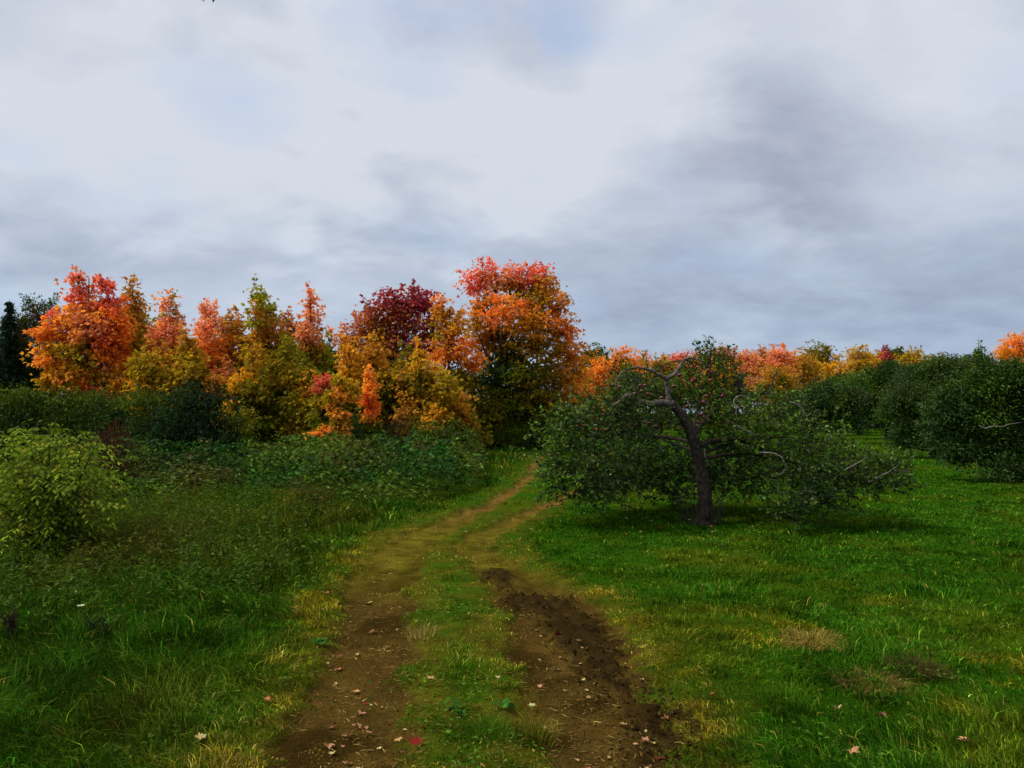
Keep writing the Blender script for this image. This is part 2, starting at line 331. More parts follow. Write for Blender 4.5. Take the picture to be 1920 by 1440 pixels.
# ------------------------------------------------------------------ grass blades
def blades(name, x, y, h, w, lean, col, az, bend=1.0, mat=None):
    n = len(x); z = H(x, y)-.004
    P = np.stack([x, y, z], 1); dx = np.stack([np.cos(az), np.sin(az), np.zeros(n)], 1)
    fa = az+math.pi/2+rng.normal(0, .9, n); sx = np.stack([np.cos(fa), np.sin(fa), np.zeros(n)], 1)
    up = np.array([0, 0, 1.])
    mid = P+dx*(h*np.sin(lean)*.38)[:, None]+up*(h*.58*np.cos(lean*.6))[:, None]
    tip = P+dx*(h*np.sin(lean)*(1.0+.3*bend))[:, None]+up*(h*np.cos(lean)*.95)[:, None]
    V = np.stack([P-sx*w[:, None]*.5, P+sx*w[:, None]*.5, mid+sx*w[:, None]*.42, mid-sx*w[:, None]*.42, tip], 1)
    f = np.array([0, 1, 2, 3, 3, 2, 4]); FF = (np.arange(n)[:, None]*5+f[None]).ravel()
    return mesh_np(name, V.reshape(-1, 3), FF, np.tile([4, 3], n), mat or M_GRASS, None, np.repeat(col, 5, axis=0))

def in_poly(x, y, P):
    r = np.zeros(len(x), bool); j = len(P)-1
    for i in range(len(P)):
        xi, yi = P[i]; xj, yj = P[j]
        c = ((yi > y) != (yj > y)) & (x < (xj-xi)*(y-yi)/(yj-yi+1e-12)+xi); r ^= c; j = i
    return r
VINE = np.array([gpt(*p)[:2] for p in ((120, 985), (330, 950), (470, 938), (560, 950), (660, 962), (790, 945), (880, 925), (908, 905), (912, 875), (905, 842), (120, 842))])

def grass_zone(n, dmin, dmax):
    D = np.exp(U(math.log(dmin), math.log(dmax), n)); x = U(-.76, .76, n)*D + U(-1.9, 1.9, n); y = D
    rut, dark, track, dry, s, l, r = masks(x, y)
    n1 = fbm(x*.8, y*.8, 0, 61, 4); n2 = fbm(x*3.3, y*3.3, 0, 62, 3); n3 = fbm(x*.35, y*.35, 0, 63, 3); n4 = vn(x*9, y*9, 0, 64)
    mead = sstep(.15, 1.3, -s-.75-.25*(n1-.5))*(y < 40)
    prob = np.clip(.45+.9*(n2-.3)+.35*(n4-.4), .15, 1)
    strip = track*(1-rut)
    prob = prob*(1-rut*(1-.45*sstep(.46, .68, n2)-.2*sstep(6, 10, y)*(1-sstep(11, 13, y))))*(1-.95*dark)
    prob = prob*(1-.5*strip*sstep(.4, .6, 1-n2))*(1-.35*strip)
    vin = in_poly(x, y, VINE)
    keep = (U(0, 1, n) < prob) & ~vin
    arr = [a[keep] for a in (x, y, D, rut, dark, track, dry, s, n1, n2, n3, n4, mead, strip)]
    x, y, D, rut, dark, track, dry, s, n1, n2, n3, n4, mead, strip = arr; m = len(x)
    h = (.035+.055*n2+.03*n4)*(1-.55*rut)*(1-.35*strip)*(1-.35*dry)
    tuft = sstep(.60, .74, vn(x*1.7, y*1.7, 0, 66))
    h = h*(1+.9*tuft*(1-dry))*(1-.35*sstep(.5, .64, fbm(x*2.4, y*2.4, 0, 67, 3)))
    h = .7*h*(1-mead)+mead*(.07+.12*n2+.05*n1+.16*n2*sstep(6, 9, y))
    h = h*(1-.5*np.clip(dry+strip, 0, 1)*sstep(9, 12, y))*U(.55, 1.25, m)
    w = np.maximum(.0042, .0009*D)*U(.6, 1.7, m)
    lean = np.clip(rng.normal(.8, .35, m)+.3*rut, .05, 1.45)
    az = 2*math.pi*vn(x*1.1, y*1.1, 0, 71)*1.4 + rng.normal(0, 1.1, m)
    jj = lambda a: np.asarray(a)[:, None]
    olv = sstep(.50, .72, n1)
    col = G_LAWN*(1-jj(olv)*.75)+G_OLV*jj(olv)*.75
    col = col*(1-jj(mead))+(G_MEAD*jj(1-.8*sstep(.46, .66, n3))+G_WEED*jj(.8*sstep(.46, .66, n3)))*jj(mead)
    # right lawn, near corner: browner patches of dead grass
    patch = sstep(.58, .70, fbm(x*1.6, y*1.6, 0, 77, 3))*(s > .8)*sstep(9, 5, y)
    col = col*(1-jj(patch)*.7)+G_YEL*.75*jj(patch)*.7
    yl = np.clip(dry*(.45+1.1*(n2-.4))*(1.1+.9*sstep(4.8, 6.5, y)*(1-sstep(10, 14, y)))*(1-.55*sstep(12, 16, y)), 0, 1)
    q_ = sstep(.2, .8, yl)*(.45+.75*sstep(.45, .6, fbm(x*2.7, y*2.7, 0, 69, 3))); mixc = G_OLV*jj(1-q_)+G_YEL*jj(q_)
    col = col*(1-jj(yl))+mixc*jj(yl)
    stc = jj(strip*.6*(1-yl*.6)); col = col*(1-stc)+(G_OLV*.85+G_YEL*.10+G_LAWN*.15)*stc
    straw = (U(0, 1, m) < .10*strip) | (U(0, 1, m) < .02+.26*dry+.40*rut)
    col = np.where(jj(straw), np.array([.22, .155, .035])*jj(U(.5, 1.2, m)), col)
    lit = U(0, 1, m) < .13; col = np.where(jj(lit), col*1.5+np.array([.05, .05, .006]), col)
    col = col*jj(np.exp(rng.normal(0, .42, m)))*jj(.62+.76*sstep(.3, .65, fbm(x*5.5, y*5.5, 0, 68, 2)))*(1+rng.normal(0, .08, (m, 3)))
    return x, y, h, w, lean, col, az, mead
def build_grass():
    A = grass_zone(200000, 2.4, 6.2); B = grass_zone(240000, 6.2, 20); Cc = grass_zone(110000, 20, 75)
    Z = [np.concatenate(t) for t in zip(A, B, Cc)]
    x, y, h, w, lean, col, az, mead = Z; s = mead > .5
    for nm, sel in (('mown_grass', ~s), ('meadow_grass', s)):
        o = blades(nm, x[sel], y[sel], h[sel], w[sel], lean[sel], col[sel], az[sel]); tag(o, kind='stuff')
build_grass()

# ------------------------------------------------------------------ straw and small weeds on the track, soil crumbs in the churned rut
def build_litter():
    n = 30000; D = np.exp(U(math.log(2.8), math.log(13), n)); x = U(-.42, .35, n)*D; y = D
    rut, dark, track, dry, s, l, r = masks(x, y); k = (U(0, 1, n) < track*(.35+.5*rut)*(1-.7*dark)*sstep(.35, .6, fbm(x*3, y*3, 0, 91, 3))); x, y = x[k], y[k]; m = len(x)
    P = np.stack([x, y, H(x, y)+U(.003, .016, m)], 1); a = U(0, 2*math.pi, m); d = np.stack([np.cos(a), np.sin(a), U(-.12, .25, m)], 1)
    c = np.array([.17, .115, .035])*np.exp(rng.normal(0, .55, m))[:, None]
    T = (np.array([[-.04, -.5, 0], [.04, -.5, 0], [.05, .1, .05], [0, .5, 0]]), [(0, 1, 2, 3)])
    o = leaves('straw_litter', P, d, U(.012, .05, m)*np.maximum(1, y/7), c, M_GRASS, None, T, .3); tag(o, kind='stuff')
    n = 26000; D = np.exp(U(math.log(2.8), math.log(14), n)); x = U(-.6, .6, n)*D; y = D
    rut, dark, track, dry, s, l, r = masks(x, y)
    k = (U(0, 1, n) < (.9*sstep(.56, .68, fbm(x*1.9, y*1.9, 0, 93, 3)))*(1-.9*rut)*(1-dark)); x, y = x[k], y[k]; m = len(x)
    P = np.stack([x, y, H(x, y)+U(.012, .05, m)], 1); a = U(0, 2*math.pi, m); d = np.stack([np.cos(a), np.sin(a), U(-.1, .5, m)], 1)
    c = np.array([.045, .115, .008])*np.exp(rng.normal(0, .3, m))[:, None]*np.array([1.2, 1, 1])
    o = leaves('low_weed_leaves', P, d, U(.012, .038, m)*np.maximum(1, y/7), c, M_SHRUB, None, T_OVAL, .5); tag(o, kind='stuff')
    # crumbs of turned soil
    n = 24000; D = np.exp(U(math.log(2.8), math.log(10), n)); x = U(-.42, .5, n)*D; y = D; rt_ = masks(x, y)[0]
    dk = seg_rel(x, y, DK); k = (U(0, 1, n) < .9*(1-sstep(-.05, .16, dk)) + .03*(dk < .6) + .22*rt_); x, y, dk = x[k], y[k], dk[k]; m = len(x)
    base = np.array([[1, 0, 0], [-1, 0, 0], [0, 1, 0], [0, -1, 0], [0, 0, 1], [0, 0, -1.]]); fc = np.array([0, 2, 4, 2, 1, 4, 1, 3, 4, 3, 0, 4])
    dkk = (1-sstep(-.05, .2, dk))[:, None]; sz = (.004+(.005+.013*dkk[:, 0])*U(0, 1, m)**3)[:, None, None]*U(.6, 1.3, (m, 6, 1)); V = np.stack([x, y, H(x, y)+.003], 1)[:, None]+base[None]*sz+rng.normal(0, .002, (m, 6, 3))
    c = (DARKE*1.1*dkk+EARTH*.9*(1-dkk))*np.exp(rng.normal(0, .4, (m, 1)))
    o = mesh_np('soil_crumbs', V.reshape(-1, 3), (np.arange(m)[:, None]*6+fc[None]).ravel(), np.full(m*4, 3), M_GRASS, None, np.repeat(c, 6, axis=0)); tag(o, kind='stuff')
build_litter()

# ------------------------------------------------------------------ vine ground cover and tall weeds
def build_vines():
    n = 120000; lo, hi = VINE.min(0), VINE.max(0)
    y = 1/U(1/hi[1], 1/lo[1], n); x = U(lo[0], hi[0], n); k = in_poly(x, y, VINE) & (np.abs(x) < .7*y+1); x, y = x[k], y[k]; m = len(x)
    ed = np.full(m, 1e9)
    for i in range(len(VINE)):
        a, b = VINE[i], VINE[(i+1) % len(VINE)]; d = b-a; t = np.clip(((x-a[0])*d[0]+(y-a[1])*d[1])/(d**2).sum(), 0, 1); ed = np.minimum(ed, np.hypot(x-a[0]-t*d[0], y-a[1]-t*d[1]))
    top = .70*(.25+1.7*np.maximum(fbm(x*.8, y*.8, 0, 81, 2)-.15, 0)+.5*(fbm(x*2.2, y*2.2, 0, 82, 2)-.5))*sstep(-.15, .7, ed)**.5
    z = top*(1-.55*U(0, 1, m)**2.2)
    P = np.stack([x, y, H(x, y)+z], 1)+rng.normal(0, .03, (m, 3)); a = U(0, 2*math.pi, m)
    d = np.stack([np.cos(a), np.sin(a)-.45, U(-.75, .1, m)], 1)
    nn = sstep(.40, .62, fbm(x*.6, y*.6, 0, 83, 3))[:, None]; n5 = sstep(.62, .7, fbm(x*.9, y*.9, 0, 84, 2))[:, None]
    c = np.array([.018, .062, .010])*(1-nn)+np.array([.066, .110, .010])*nn; c = c*(1-.5*n5)+np.array([.075, .045, .02])*.5*n5
    c = c*np.exp(rng.normal(0, .42, (m, 1)))
    o = leaves('vine_ground_cover', P, d, U(.07, .145, m)*np.maximum(1, y/17), c, M_SHRUB, None, T_OVAL, .9); tag(o, kind='stuff')
build_vines()
def build_weeds():
    n = 4200; D = 1/U(1/16.5, 1/5.0, n); x = U(-.70, -.14, n)*D; y = D; s = side(x, y)
    den = fbm(x*.7, y*.7, 0, 101, 3)
    k = (U(0, 1, n) < sstep(.9, 2.4, -s)*sstep(5.0, 8.2, y-.35*(x+3))*np.clip(1.9*(den-.2), 0, 1)) & ~in_poly(x, y, VINE); x, y = x[k], y[k]; m = len(x)
    h = (.22+.5*fbm(x*.9, y*.9, 0, 102, 3)*sstep(5, 10, y))*U(.7, 1.3, m); az = U(0, 2*math.pi, m); ln = U(.0, .3, m)
    tn = sstep(.42, .6, fbm(x*.8, y*.8, 0, 103, 3)); c = np.array([.060, .068, .008])*tn[:, None]+np.array([.046, .092, .008])*(1-tn[:, None])
    z0 = H(x, y); k2 = 15; t = U(.25, 1.0, (m, k2)); hh = h[:, None]*t
    bx = x[:, None]+np.cos(az)[:, None]*np.sin(ln)[:, None]*hh+rng.normal(0, .045, (m, k2)); by = y[:, None]+np.sin(az)[:, None]*np.sin(ln)[:, None]*hh+rng.normal(0, .045, (m, k2)); bz = z0[:, None]+hh
    P = np.stack([bx, by, bz], -1).reshape(-1, 3); a = U(0, 2*math.pi, len(P)); d = np.stack([np.cos(a), np.sin(a), U(-.1, 1.0, len(P))], 1)
    cc = np.repeat(c, k2, axis=0)*np.exp(rng.normal(0, .3, (len(P), 1)))
    o = leaves('tall_weed_leaves', P, d, U(.03, .075, len(P))*np.maximum(1, P[:, 1]/13), cc, M_SHRUB, None, T_NARROW, .6); tag(o, kind='stuff')
    o = blades('tall_weed_stems', x, y, h*1.12, np.full(m, .006)*np.maximum(1, y/9), ln, c*.9, az); tag(o, kind='stuff')
build_weeds()

# ------------------------------------------------------------------ trees
RED = (.78, .17, .11); PINK = (.78, .31, .16); ORG = (.86, .33, .05); DOR = (.84, .22, .035); YEO = (.70, .36, .025); YEL = (.54, .35, .025)
OLO = (.54, .26, .032); OLY = (.38, .26, .016); OLV = (.19, .165, .010); LIM = (.30, .31, .02); GRN = (.075, .11, .007); DGR = (.028, .058, .010); BUR = (.36, .048, .07); BUO = (.48, .15, .06)
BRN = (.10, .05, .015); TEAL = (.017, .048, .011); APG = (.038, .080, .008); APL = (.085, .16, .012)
DENS = 7.0
def ell_tree(name, label, cat, base, D, blobs, dens=1.0, leaf=.17, tr=.13, tmpl=T_MAPLE, mat=None, group=None, spray=.34, seed=0, droop=-.35, crown_name='crown', trunk_name='trunk',
             twigs=True, flat=.45, extra=None, deep=.75, barkm=None, stem=True, shoots=4, up=True):
    leaf *= .82
    """blobs: (px, py, rx, ry, colour a, colour b or None, depth offset); traced from the photo, then set at distance D with full depth"""
    mat = mat or M_MAPLE; bx, bby = base; g = at(bx, bby, D); b = np.array([g[0], D, gz(g[0], D)])
    root = thing(name, label, cat, b, group)
    P_, D_, C_ = [], [], []; tb = Tubes(); px2m = D/F
    cents = []
    for bl in blobs:
        px, py, rx, ry, ca = bl[:5]; cb = bl[5] if len(bl) > 5 and bl[5] is not None else ca; dd = bl[6] if len(bl) > 6 else rng.normal(0, .35)*rx*px2m
        c = at(px, py, D)+np.array([0, dd, 0]); R = np.array([rx*px2m, max(rx, ry*.8)*px2m*deep, ry*px2m]); cents.append((c, R))
        area = R[0]*R[2]+.5*R[0]*R[1]
        ns = max(3, int(area*dens*DENS/(spray*spray)))
        u = rng.normal(0, 1, (ns, 3)); u /= np.linalg.norm(u, axis=1, keepdims=True); rr = U(.25, 1, ns)**.45
        rr = rr*np.where(U(0, 1, ns) < .14, U(1.05, 1.4, ns), 1.0); S = c+R*np.clip(rng.normal(0, .52, (ns, 3)), -1.35, 1.35); rr = np.clip(np.linalg.norm((S-c)/R, axis=1), 0, 1.2)
        for q in range(ns):
            nl = int(rng.integers(9, 20)); sp = spray*U(.6, 1.25); o = rng.normal(0, 1, (nl, 3))*np.array([sp, sp, sp*flat])*.62
            # the spray hangs outward and down
            out = (S[q]-c)/np.maximum(R, .01); o[:, 2] -= .25*np.hypot(o[:, 0], o[:, 1])
            P = S[q]+o; P_.append(P)
            d = o*.6+out*.5*spray+np.array([0, 0, droop*spray]) + rng.normal(0, .35, (nl, 3))*spray; D_.append(d)
            t = np.clip((vn(P[:, 0]*1.1, P[:, 1]*1.1, P[:, 2]*1.1, 300+seed)-.5)*3.2+.5+(rr[q]-.8), 0, 1)[:, None]
            C_.append(np.array(cb)*(1-t)+np.array(ca)*t)
        for q in range(shoots if rx*px2m > .25 else 1 + (shoots > 0)):      # thin leafy shoots standing out of the crown
            a = rng.normal(0, 1, 3); a[2] = abs(a[2])+.3; a /= np.linalg.norm(a); s0 = c+a*R*.85; ln = U(.6, 1.7)*spray; dv = a*.55+np.array([0, 0, .75 if up else .2]); dv /= np.linalg.norm(dv)
            m = int(8+ln/leaf*3.2); t = U(0, 1, m)[:, None]; P = s0+dv*ln*t+rng.normal(0, 1, (m, 3))*leaf*(.75-.45*t); P_.append(P); D_.append(rng.normal(0, .6, (m, 3))+np.array([0, 0, droop])+a*.4); C_.append(np.tile(ca, (m, 1)))
        if twigs and stem:
            for q in range(0, ns, max(1, ns//5)):
                m = (c+S[q])/2+np.array([0, 0, .1]); tb.add(curve([c-np.array([0, 0, R[2]*.4]), m, S[q]], 3), np.linspace(.02, .006, 7)*max(.4, min(1, tr/.13)), 4)
    P = np.concatenate(P_)-b; dirs = np.concatenate(D_); col = np.concatenate(C_)
    ok = P[:, 2] > .02; P, dirs, col = P[ok], dirs[ok], col[ok]
    col = col*(.92+.3*(vn(P[:, 0]*2.3, P[:, 1]*2.3, P[:, 2]*2.3, 410+seed)-.4))[:, None]
    leaves(crown_name, P, dirs, leaf*U(.75, 1.35, len(P)), col, mat, root, tmpl, .8, .16)
    tops = max(c[2]+.3*R[2] for c, R in cents); xs = np.average([c[0] for c, R in cents], weights=[R[0]*R[2] for c, R in cents])
    if stem:
        axisp = curve([b+[0, 0, -.15], b+[tr*.3, 0, (tops-b[2])*.33], np.array([b[0]*.6+xs*.4, D, b[2]+(tops-b[2])*.66]), np.array([b[0]*.35+xs*.65, D, tops])], 6)
        ra = np.linspace(1, .12, len(axisp))*tr; ra[0] *= 1.6; ra[1] *= 1.2; tb.add(axisp, ra, 9, .12)
        for c, R in cents:
            zt = b[2]+(c[2]-b[2])*.55; i = int(np.argmin(abs(axisp[:, 2]-zt))); s = axisp[i]; m = s*.45+c*.55+np.array([0, 0, -.12*abs(c[0]-s[0])])
            tb.add(curve([s, m, c], 5), np.linspace(ra[i]*.36, .012, 11), 6, .1)
        if extra: extra(tb)
        o = tb.build(trunk_name, barkm or M_BARK, root)
        o.data.transform(__import__('mathutils').Matrix.Translation(tuple(-b)))
    return root
def spire(px, yt, yb, hw, cols, seed=0, lean=0):
    """blobs of a narrow young tree, pointed top, from a list of colours top to bottom"""
    r = np.random.default_rng(seed+int(px)); out = []; n = max(4, int((yb-yt)/22)); 
    for i in range(7): out.append((px+r.uniform(-1.3, 1.3)*hw, yt+(yb-yt)*r.uniform(.35, .9), hw*r.uniform(.3, .5), hw*r.uniform(.25, .45), cols[int(r.integers(len(cols)//2, len(cols)))], OLV, r.uniform(-.8, .9)))
    for i in range(n):
        t = (i+.5)/n; w = hw*(min(1, .14+1.3*t**.85)*1.2); y = yt+t*(yb-yt); c = cols[min(len(cols)-1, int(t*len(cols)+r.uniform(-.4, .4))) if t > .08 else 0]; c2 = cols[min(len(cols)-1, int(t*len(cols)+.8))]
        k = 1 if w < hw*.5 else 2
        for q in range(k): out.append((px+lean*(1-t)+(r.uniform(-.55, .55)*w if k > 1 else r.uniform(-.2, .2)*w), y+r.uniform(-6, 6), w*(.62 if k > 1 else .9), max(12, (yb-yt)/n*.95), c, c2, r.uniform(-.6, .6)))
    return out

G_ROW = 'young maples in the hedgerow'
# the big maple
ell_tree('maple_tree', 'tallest maple by the end of the track, scarlet top over orange and green', 'maple tree', (928, 838), 35.0,
    [(905, 518, 34, 24, RED, PINK), (893, 540, 18, 18, RED), (930, 545, 24, 28, PINK, OLO), (983, 517, 34, 22, RED, PINK), (1015, 526, 26, 24, RED, ORG), (968, 530, 28, 26, PINK, OLO), (1012, 550, 40, 32, OLO, OLY),
     (985, 575, 36, 26, OLY, OLO), (1042, 575, 26, 34, ORG, OLO), (945, 590, 36, 22, DOR, ORG, -1.5), (912, 578, 22, 24, ORG, OLO), (990, 606, 48, 26, ORG, YEO), (1050, 618, 30, 34, DOR, OLO), (888, 600, 20, 22, ORG, OLO),
     (925, 625, 40, 26, OLY, OLO), (1005, 640, 55, 30, OLO, OLY), (1065, 655, 32, 32, ORG, OLO), (900, 650, 36, 24, OLY, ORG), (960, 660, 45, 30, OLY, GRN), (1035, 690, 48, 30, OLO, OLY), (1078, 700, 26, 30, ORG, YEO),
     (1080, 738, 26, 22, ORG, YEO), (1050, 735, 40, 24, YEO, OLY), (990, 705, 50, 32, OLV, GRN), (930, 705, 44, 34, GRN, DGR), (885, 715, 36, 34, OLV, GRN), (1000, 755, 55, 34, OLV, GRN), (940, 765, 60, 34, OLV, GRN), (880, 775, 45, 34, GRN, OLV),
     (1050, 775, 45, 34, GRN, OLV), (960, 806, 70, 26, GRN, OLV), (890, 812, 50, 24, OLV, GRN), (1040, 812, 50, 24, OLV, GRN)], dens=1.15, leaf=.175, tr=.24, spray=.34, seed=1, shoots=3)
ell_tree('maple_tree', 'wine red maple with a domed crown standing left of the tallest maple', 'maple tree', (745, 834), 33.0,
    [(755, 562, 36, 24, BUR, BUO), (790, 572, 28, 28, BUR, (.40, .03, .075)), (718, 580, 30, 26, BUR, BUO), (806, 600, 22, 36, BUR), (760, 600, 44, 32, BUR, BUO), (715, 612, 38, 28, BUO, OLO), (680, 605, 28, 24, BUO, BUR), (668, 632, 30, 22, BUO, OLO), (645, 640, 20, 22, PINK, BUO),
     (720, 650, 50, 26, BUO, OLO), (780, 645, 46, 34, BUR, BUO), (690, 680, 50, 30, OLO, OLV), (760, 690, 50, 30, BUO, OLV), (740, 740, 60, 40, OLV, GRN), (700, 780, 50, 30, GRN), (780, 790, 50, 30, GRN)], dens=1.0, leaf=.18, tr=.16, spray=.34, seed=2)
ell_tree('maple_tree', 'small maple with a bright red orange bough, between wine red and tallest maples', 'maple tree', (838, 836), 32.0,
    [(832, 583, 17, 22, ORG, OLO), (850, 608, 22, 24, OLO, YEO), (828, 625, 20, 22, OLY), (842, 645, 26, 18, DOR, ORG), (862, 660, 24, 16, DOR, ORG), (886, 682, 18, 12, ORG, DOR), (822, 670, 26, 22, OLO, ORG), (860, 710, 32, 26, OLY, OLV), (835, 750, 40, 34, OLV, YEO), (850, 795, 40, 28, GRN, OLV)],
    dens=1.0, leaf=.17, tr=.1, spray=.3, seed=3)
ell_tree('maple_tree', 'fiery orange and pink maple with two peaks, at the left end of the row', 'maple tree', (162, 815), 28.0,
    [(151, 527, 8, 18, PINK, RED), (150, 552, 16, 20, PINK, RED), (192, 534, 9, 14, RED), (196, 558, 17, 22, RED, (.7, .05, .09)), (160, 580, 34, 22, PINK, ORG), (208, 584, 20, 24, RED, DOR), (128, 598, 20, 20, ORG, YEO), (180, 608, 42, 28, ORG, PINK), (222, 612, 18, 28, DOR, RED),
     (98, 602, 16, 12, RED, ORG), (100, 622, 24, 16, DOR, ORG), (135, 630, 36, 24, YEO, ORG), (90, 650, 20, 16, ORG, YEO), (200, 645, 38, 28, ORG, DOR), (150, 662, 40, 24, YEO, OLY), (100, 675, 30, 16, YEO, ORG), (215, 678, 26, 22, DOR, ORG), (170, 695, 36, 22, YEO, OLY), (125, 700, 32, 16, ORG, YEO),
     (150, 722, 26, 12, DOR, ORG), (182, 728, 22, 12, DOR, RED), (212, 738, 22, 14, YEL, YEO), (90, 722, 20, 14, YEO, OLY), (235, 712, 22, 18, YEO, OLO), (160, 760, 50, 26, OLV, GRN)], dens=1.25, leaf=.16, tr=.13, spray=.27, seed=4)
row = [
 (258, 540, 780, 44, [OLO, OLO, OLY, OLY, OLV], 30.5, 'brownish orange young maple just right of the fiery two peaked one'),
 (322, 566, 790, 46, [LIM, PINK, OLO, OLO, OLY, OLV], 29.5, 'young maple with a lime green tip among pinkish orange leaves'),
 (383, 572, 800, 40, [PINK, PINK, ORG, ORG, DOR, OLO, OLV], 28.5, 'pinkish orange young maple in the middle of the left row'),
 (436, 588, 805, 42, [OLO, OLO, OLO, OLY, OLV], 30.0, 'dull orange young maple, left of the lime tipped peak with two tips'),
 (490, 545, 810, 42, [LIM, LIM, OLO, OLY, OLY, OLV, OLV], 29.0, 'young maple with a tall lime yellow top and olive sides'),
 (536, 592, 815, 32, [BUO, OLO, OLY, OLV, OLV], 30.0, 'low young maple with a dull red tip beside the slim pink spire'),
 (580, 558, 820, 30, [PINK, PINK, OLO, LIM, LIM, OLV, OLV], 28.5, 'slim young maple with a pink spire over lime yellow leaves'),
 (610, 640, 825, 30, [LIM, GRN, GRN, OLV], 30.0, 'green young maple at the dip right of the pink spire'),
 (285, 655, 800, 42, [OLO, OLY, YEO, OLV], 26.5, 'low olive young maple with yellow boughs under the brownish orange one'),
 (352, 640, 800, 40, [OLO, OLY, OLY, OLV], 26.5, 'olive young maple standing above the dark round shrub'),
 (425, 690, 830, 40, [BUO, OLO, OLV, GRN], 26.5, 'russet brown young maple right of the dark round shrub'),
 (478, 665, 835, 42, [OLO, OLY, YEO, OLV, GRN], 26.0, 'olive young maple with yellow boughs in front of the lime yellow top'),
 (535, 655, 835, 38, [OLV, OLY, GRN, OLV], 26.5, 'dark olive young maple below the dull red tip'),
 (575, 690, 838, 34, [OLV, YEO, OLY, OLV], 26.0, 'golden olive young maple left of the crimson sprig'),
 (655, 650, 835, 36, [OLO, YEO, OLY, OLV, OLV], 27.0, 'golden brown young maple with its top under the wine red crown'),
 (702, 640, 830, 38, [OLO, YEO, OLY, OLY, OLV], 27.5, 'yellow brown young maple in front of the wine red crown'),
 (748, 665, 825, 36, [OLV, OLY, OLV, GRN], 27.5, 'green olive young maple below the wine red crown'),
 (788, 655, 825, 34, [YEO, YEL, OLO, OLY, OLV], 27.0, 'young maple with a golden yellow top right of the wine red crown'),
 (828, 700, 832, 34, [YEL, OLY, YEO, OLV], 26.5, 'yellow olive young maple below the red orange bough'),
 (862, 745, 838, 26, [OLO, YEO, OLV], 27.0, 'low russet maple sapling at the left foot of the tallest maple'),
]
for i, (px, yt, yb, hw, cols, D, lab) in enumerate(row):
    ell_tree('young_maple', lab, 'maple tree', (px+U(-4, 4), 800), D, spire(px, yt, yb, hw, cols, i*7), dens=1.15, leaf=.155, tr=.06, spray=.26, group=G_ROW, seed=10+i)
ell_tree('maple_sapling', 'thin orange maple sapling like a column against dark green', 'sapling', (694, 820), 23.0, [(693, 700, 7, 10, ORG), (694, 718, 10, 11, ORG, DOR), (691, 736, 10, 10, ORG), (692, 754, 13, 10, DOR, ORG), (694, 772, 12, 9, DOR, ORG), (697, 790, 14, 10, OLO, GRN), (694, 806, 16, 12, GRN)], dens=1.3, leaf=.12, tr=.03, spray=.14, seed=41)
ell_tree('maple_sapling', 'bushy orange maple sapling at the back edge of the vines', 'sapling', (632, 850), 22.5, [(636, 715, 9, 12, YEL, OLY), (640, 740, 15, 12, YEO, ORG), (618, 748, 14, 12, YEL, OLY), (634, 772, 16, 12, ORG, YEO), (638, 795, 15, 12, OLO, OLV), (622, 812, 20, 9, ORG, DOR), (638, 824, 14, 10, ORG, DOR), (598, 816, 16, 8, YEO, ORG), (660, 730, 12, 14, YEL, OLY), (612, 836, 10, 6, YEO)], dens=1.2, leaf=.12, tr=.03, spray=.16, seed=42)
ell_tree('maple_sapling', 'crimson topped maple sapling among olive leaves', 'sapling', (609, 840), 24.0, [(609, 714, 11, 11, (.6, .02, .035), RED), (606, 730, 11, 9, BUO), (606, 750, 18, 14, OLV, OLY), (606, 780, 22, 20, OLV, GRN), (606, 815, 22, 18, GRN)], dens=1.2, leaf=.12, tr=.03, spray=.16, seed=43)
for lab, px, top, w in (('dark green tree backing the fiery maple', 120, 690, 80), ('dark green tree backing the pinkish orange maples', 330, 690, 90), ('dark green tree backing the olive maples', 520, 690, 80), ('dark green tree backing the golden brown maples', 720, 710, 80), ('dark green tree in the gap left of the tallest maple', 870, 740, 50), ('dark green tree hidden behind the foot of the tallest maple', 975, 715, 60)):
    ell_tree('background_tree', lab, 'tree', (px, 800), 39, [(px-w*.5, top+25, w*.5, 26, GRN, DGR), (px+w*.5, top+25, w*.5, 26, GRN, DGR), (px, top+10, w*.5, 26, GRN, OLV), (px-w*.6, top+65, w*.6, 32, DGR), (px+w*.6, top+65, w*.6, 32, DGR), (px, top+65, w*.6, 32, DGR, GRN), (px, top+95, w, 26, DGR)], leaf=.2, spray=.4, tr=.1, twigs=False)
# dark trees at the far left
def spruce(label, px, yt, D, wpx, group=None):
    g = at(px, 775, D); b = np.array([g[0], D, gz(g[0], D)]); top = at(px, yt, D); h = top[2]-b[2]; root = thing('spruce_tree', label, 'spruce tree', b, group)
    tb = Tubes(); tb.add([[0, 0, -.1], [0, 0, h*.5], [0, 0, h]], [.12, .07, .01], 7); W = wpx*D/F; P = []; d = []
    for k in range(int(h*9)):
        z = h*(.06+.93*k/int(h*9)); L = W*(1-z/h)**.8*U(.75, 1.15)+.08
        for q in range(5):
            a = U(0, 6.28); e = np.array([math.cos(a)*L, math.sin(a)*L, z-.25*L+.1*L]); tb.add([[0, 0, z], e], [.02, .006], 3)
            t = U(.12, 1.0, int(50*L)+14); p = np.array([0, 0, z])+(e-[0, 0, z])*t[:, None]+rng.normal(0, .05, (len(t), 3))*(.5+L); P.append(p); d.append(np.tile(e-[0, 0, z+.2], (len(t), 1))/max(L, .1)+rng.normal(0, .5, (len(t), 3)))
    P = np.concatenate(P); leaves('crown', P, np.concatenate(d), U(.10, .2, len(P)), np.tile([.014, .036, .020], (len(P), 1)), M_SHRUB, root, T_NARROW, 1, .3); tb.build('trunk', M_BARK, root)
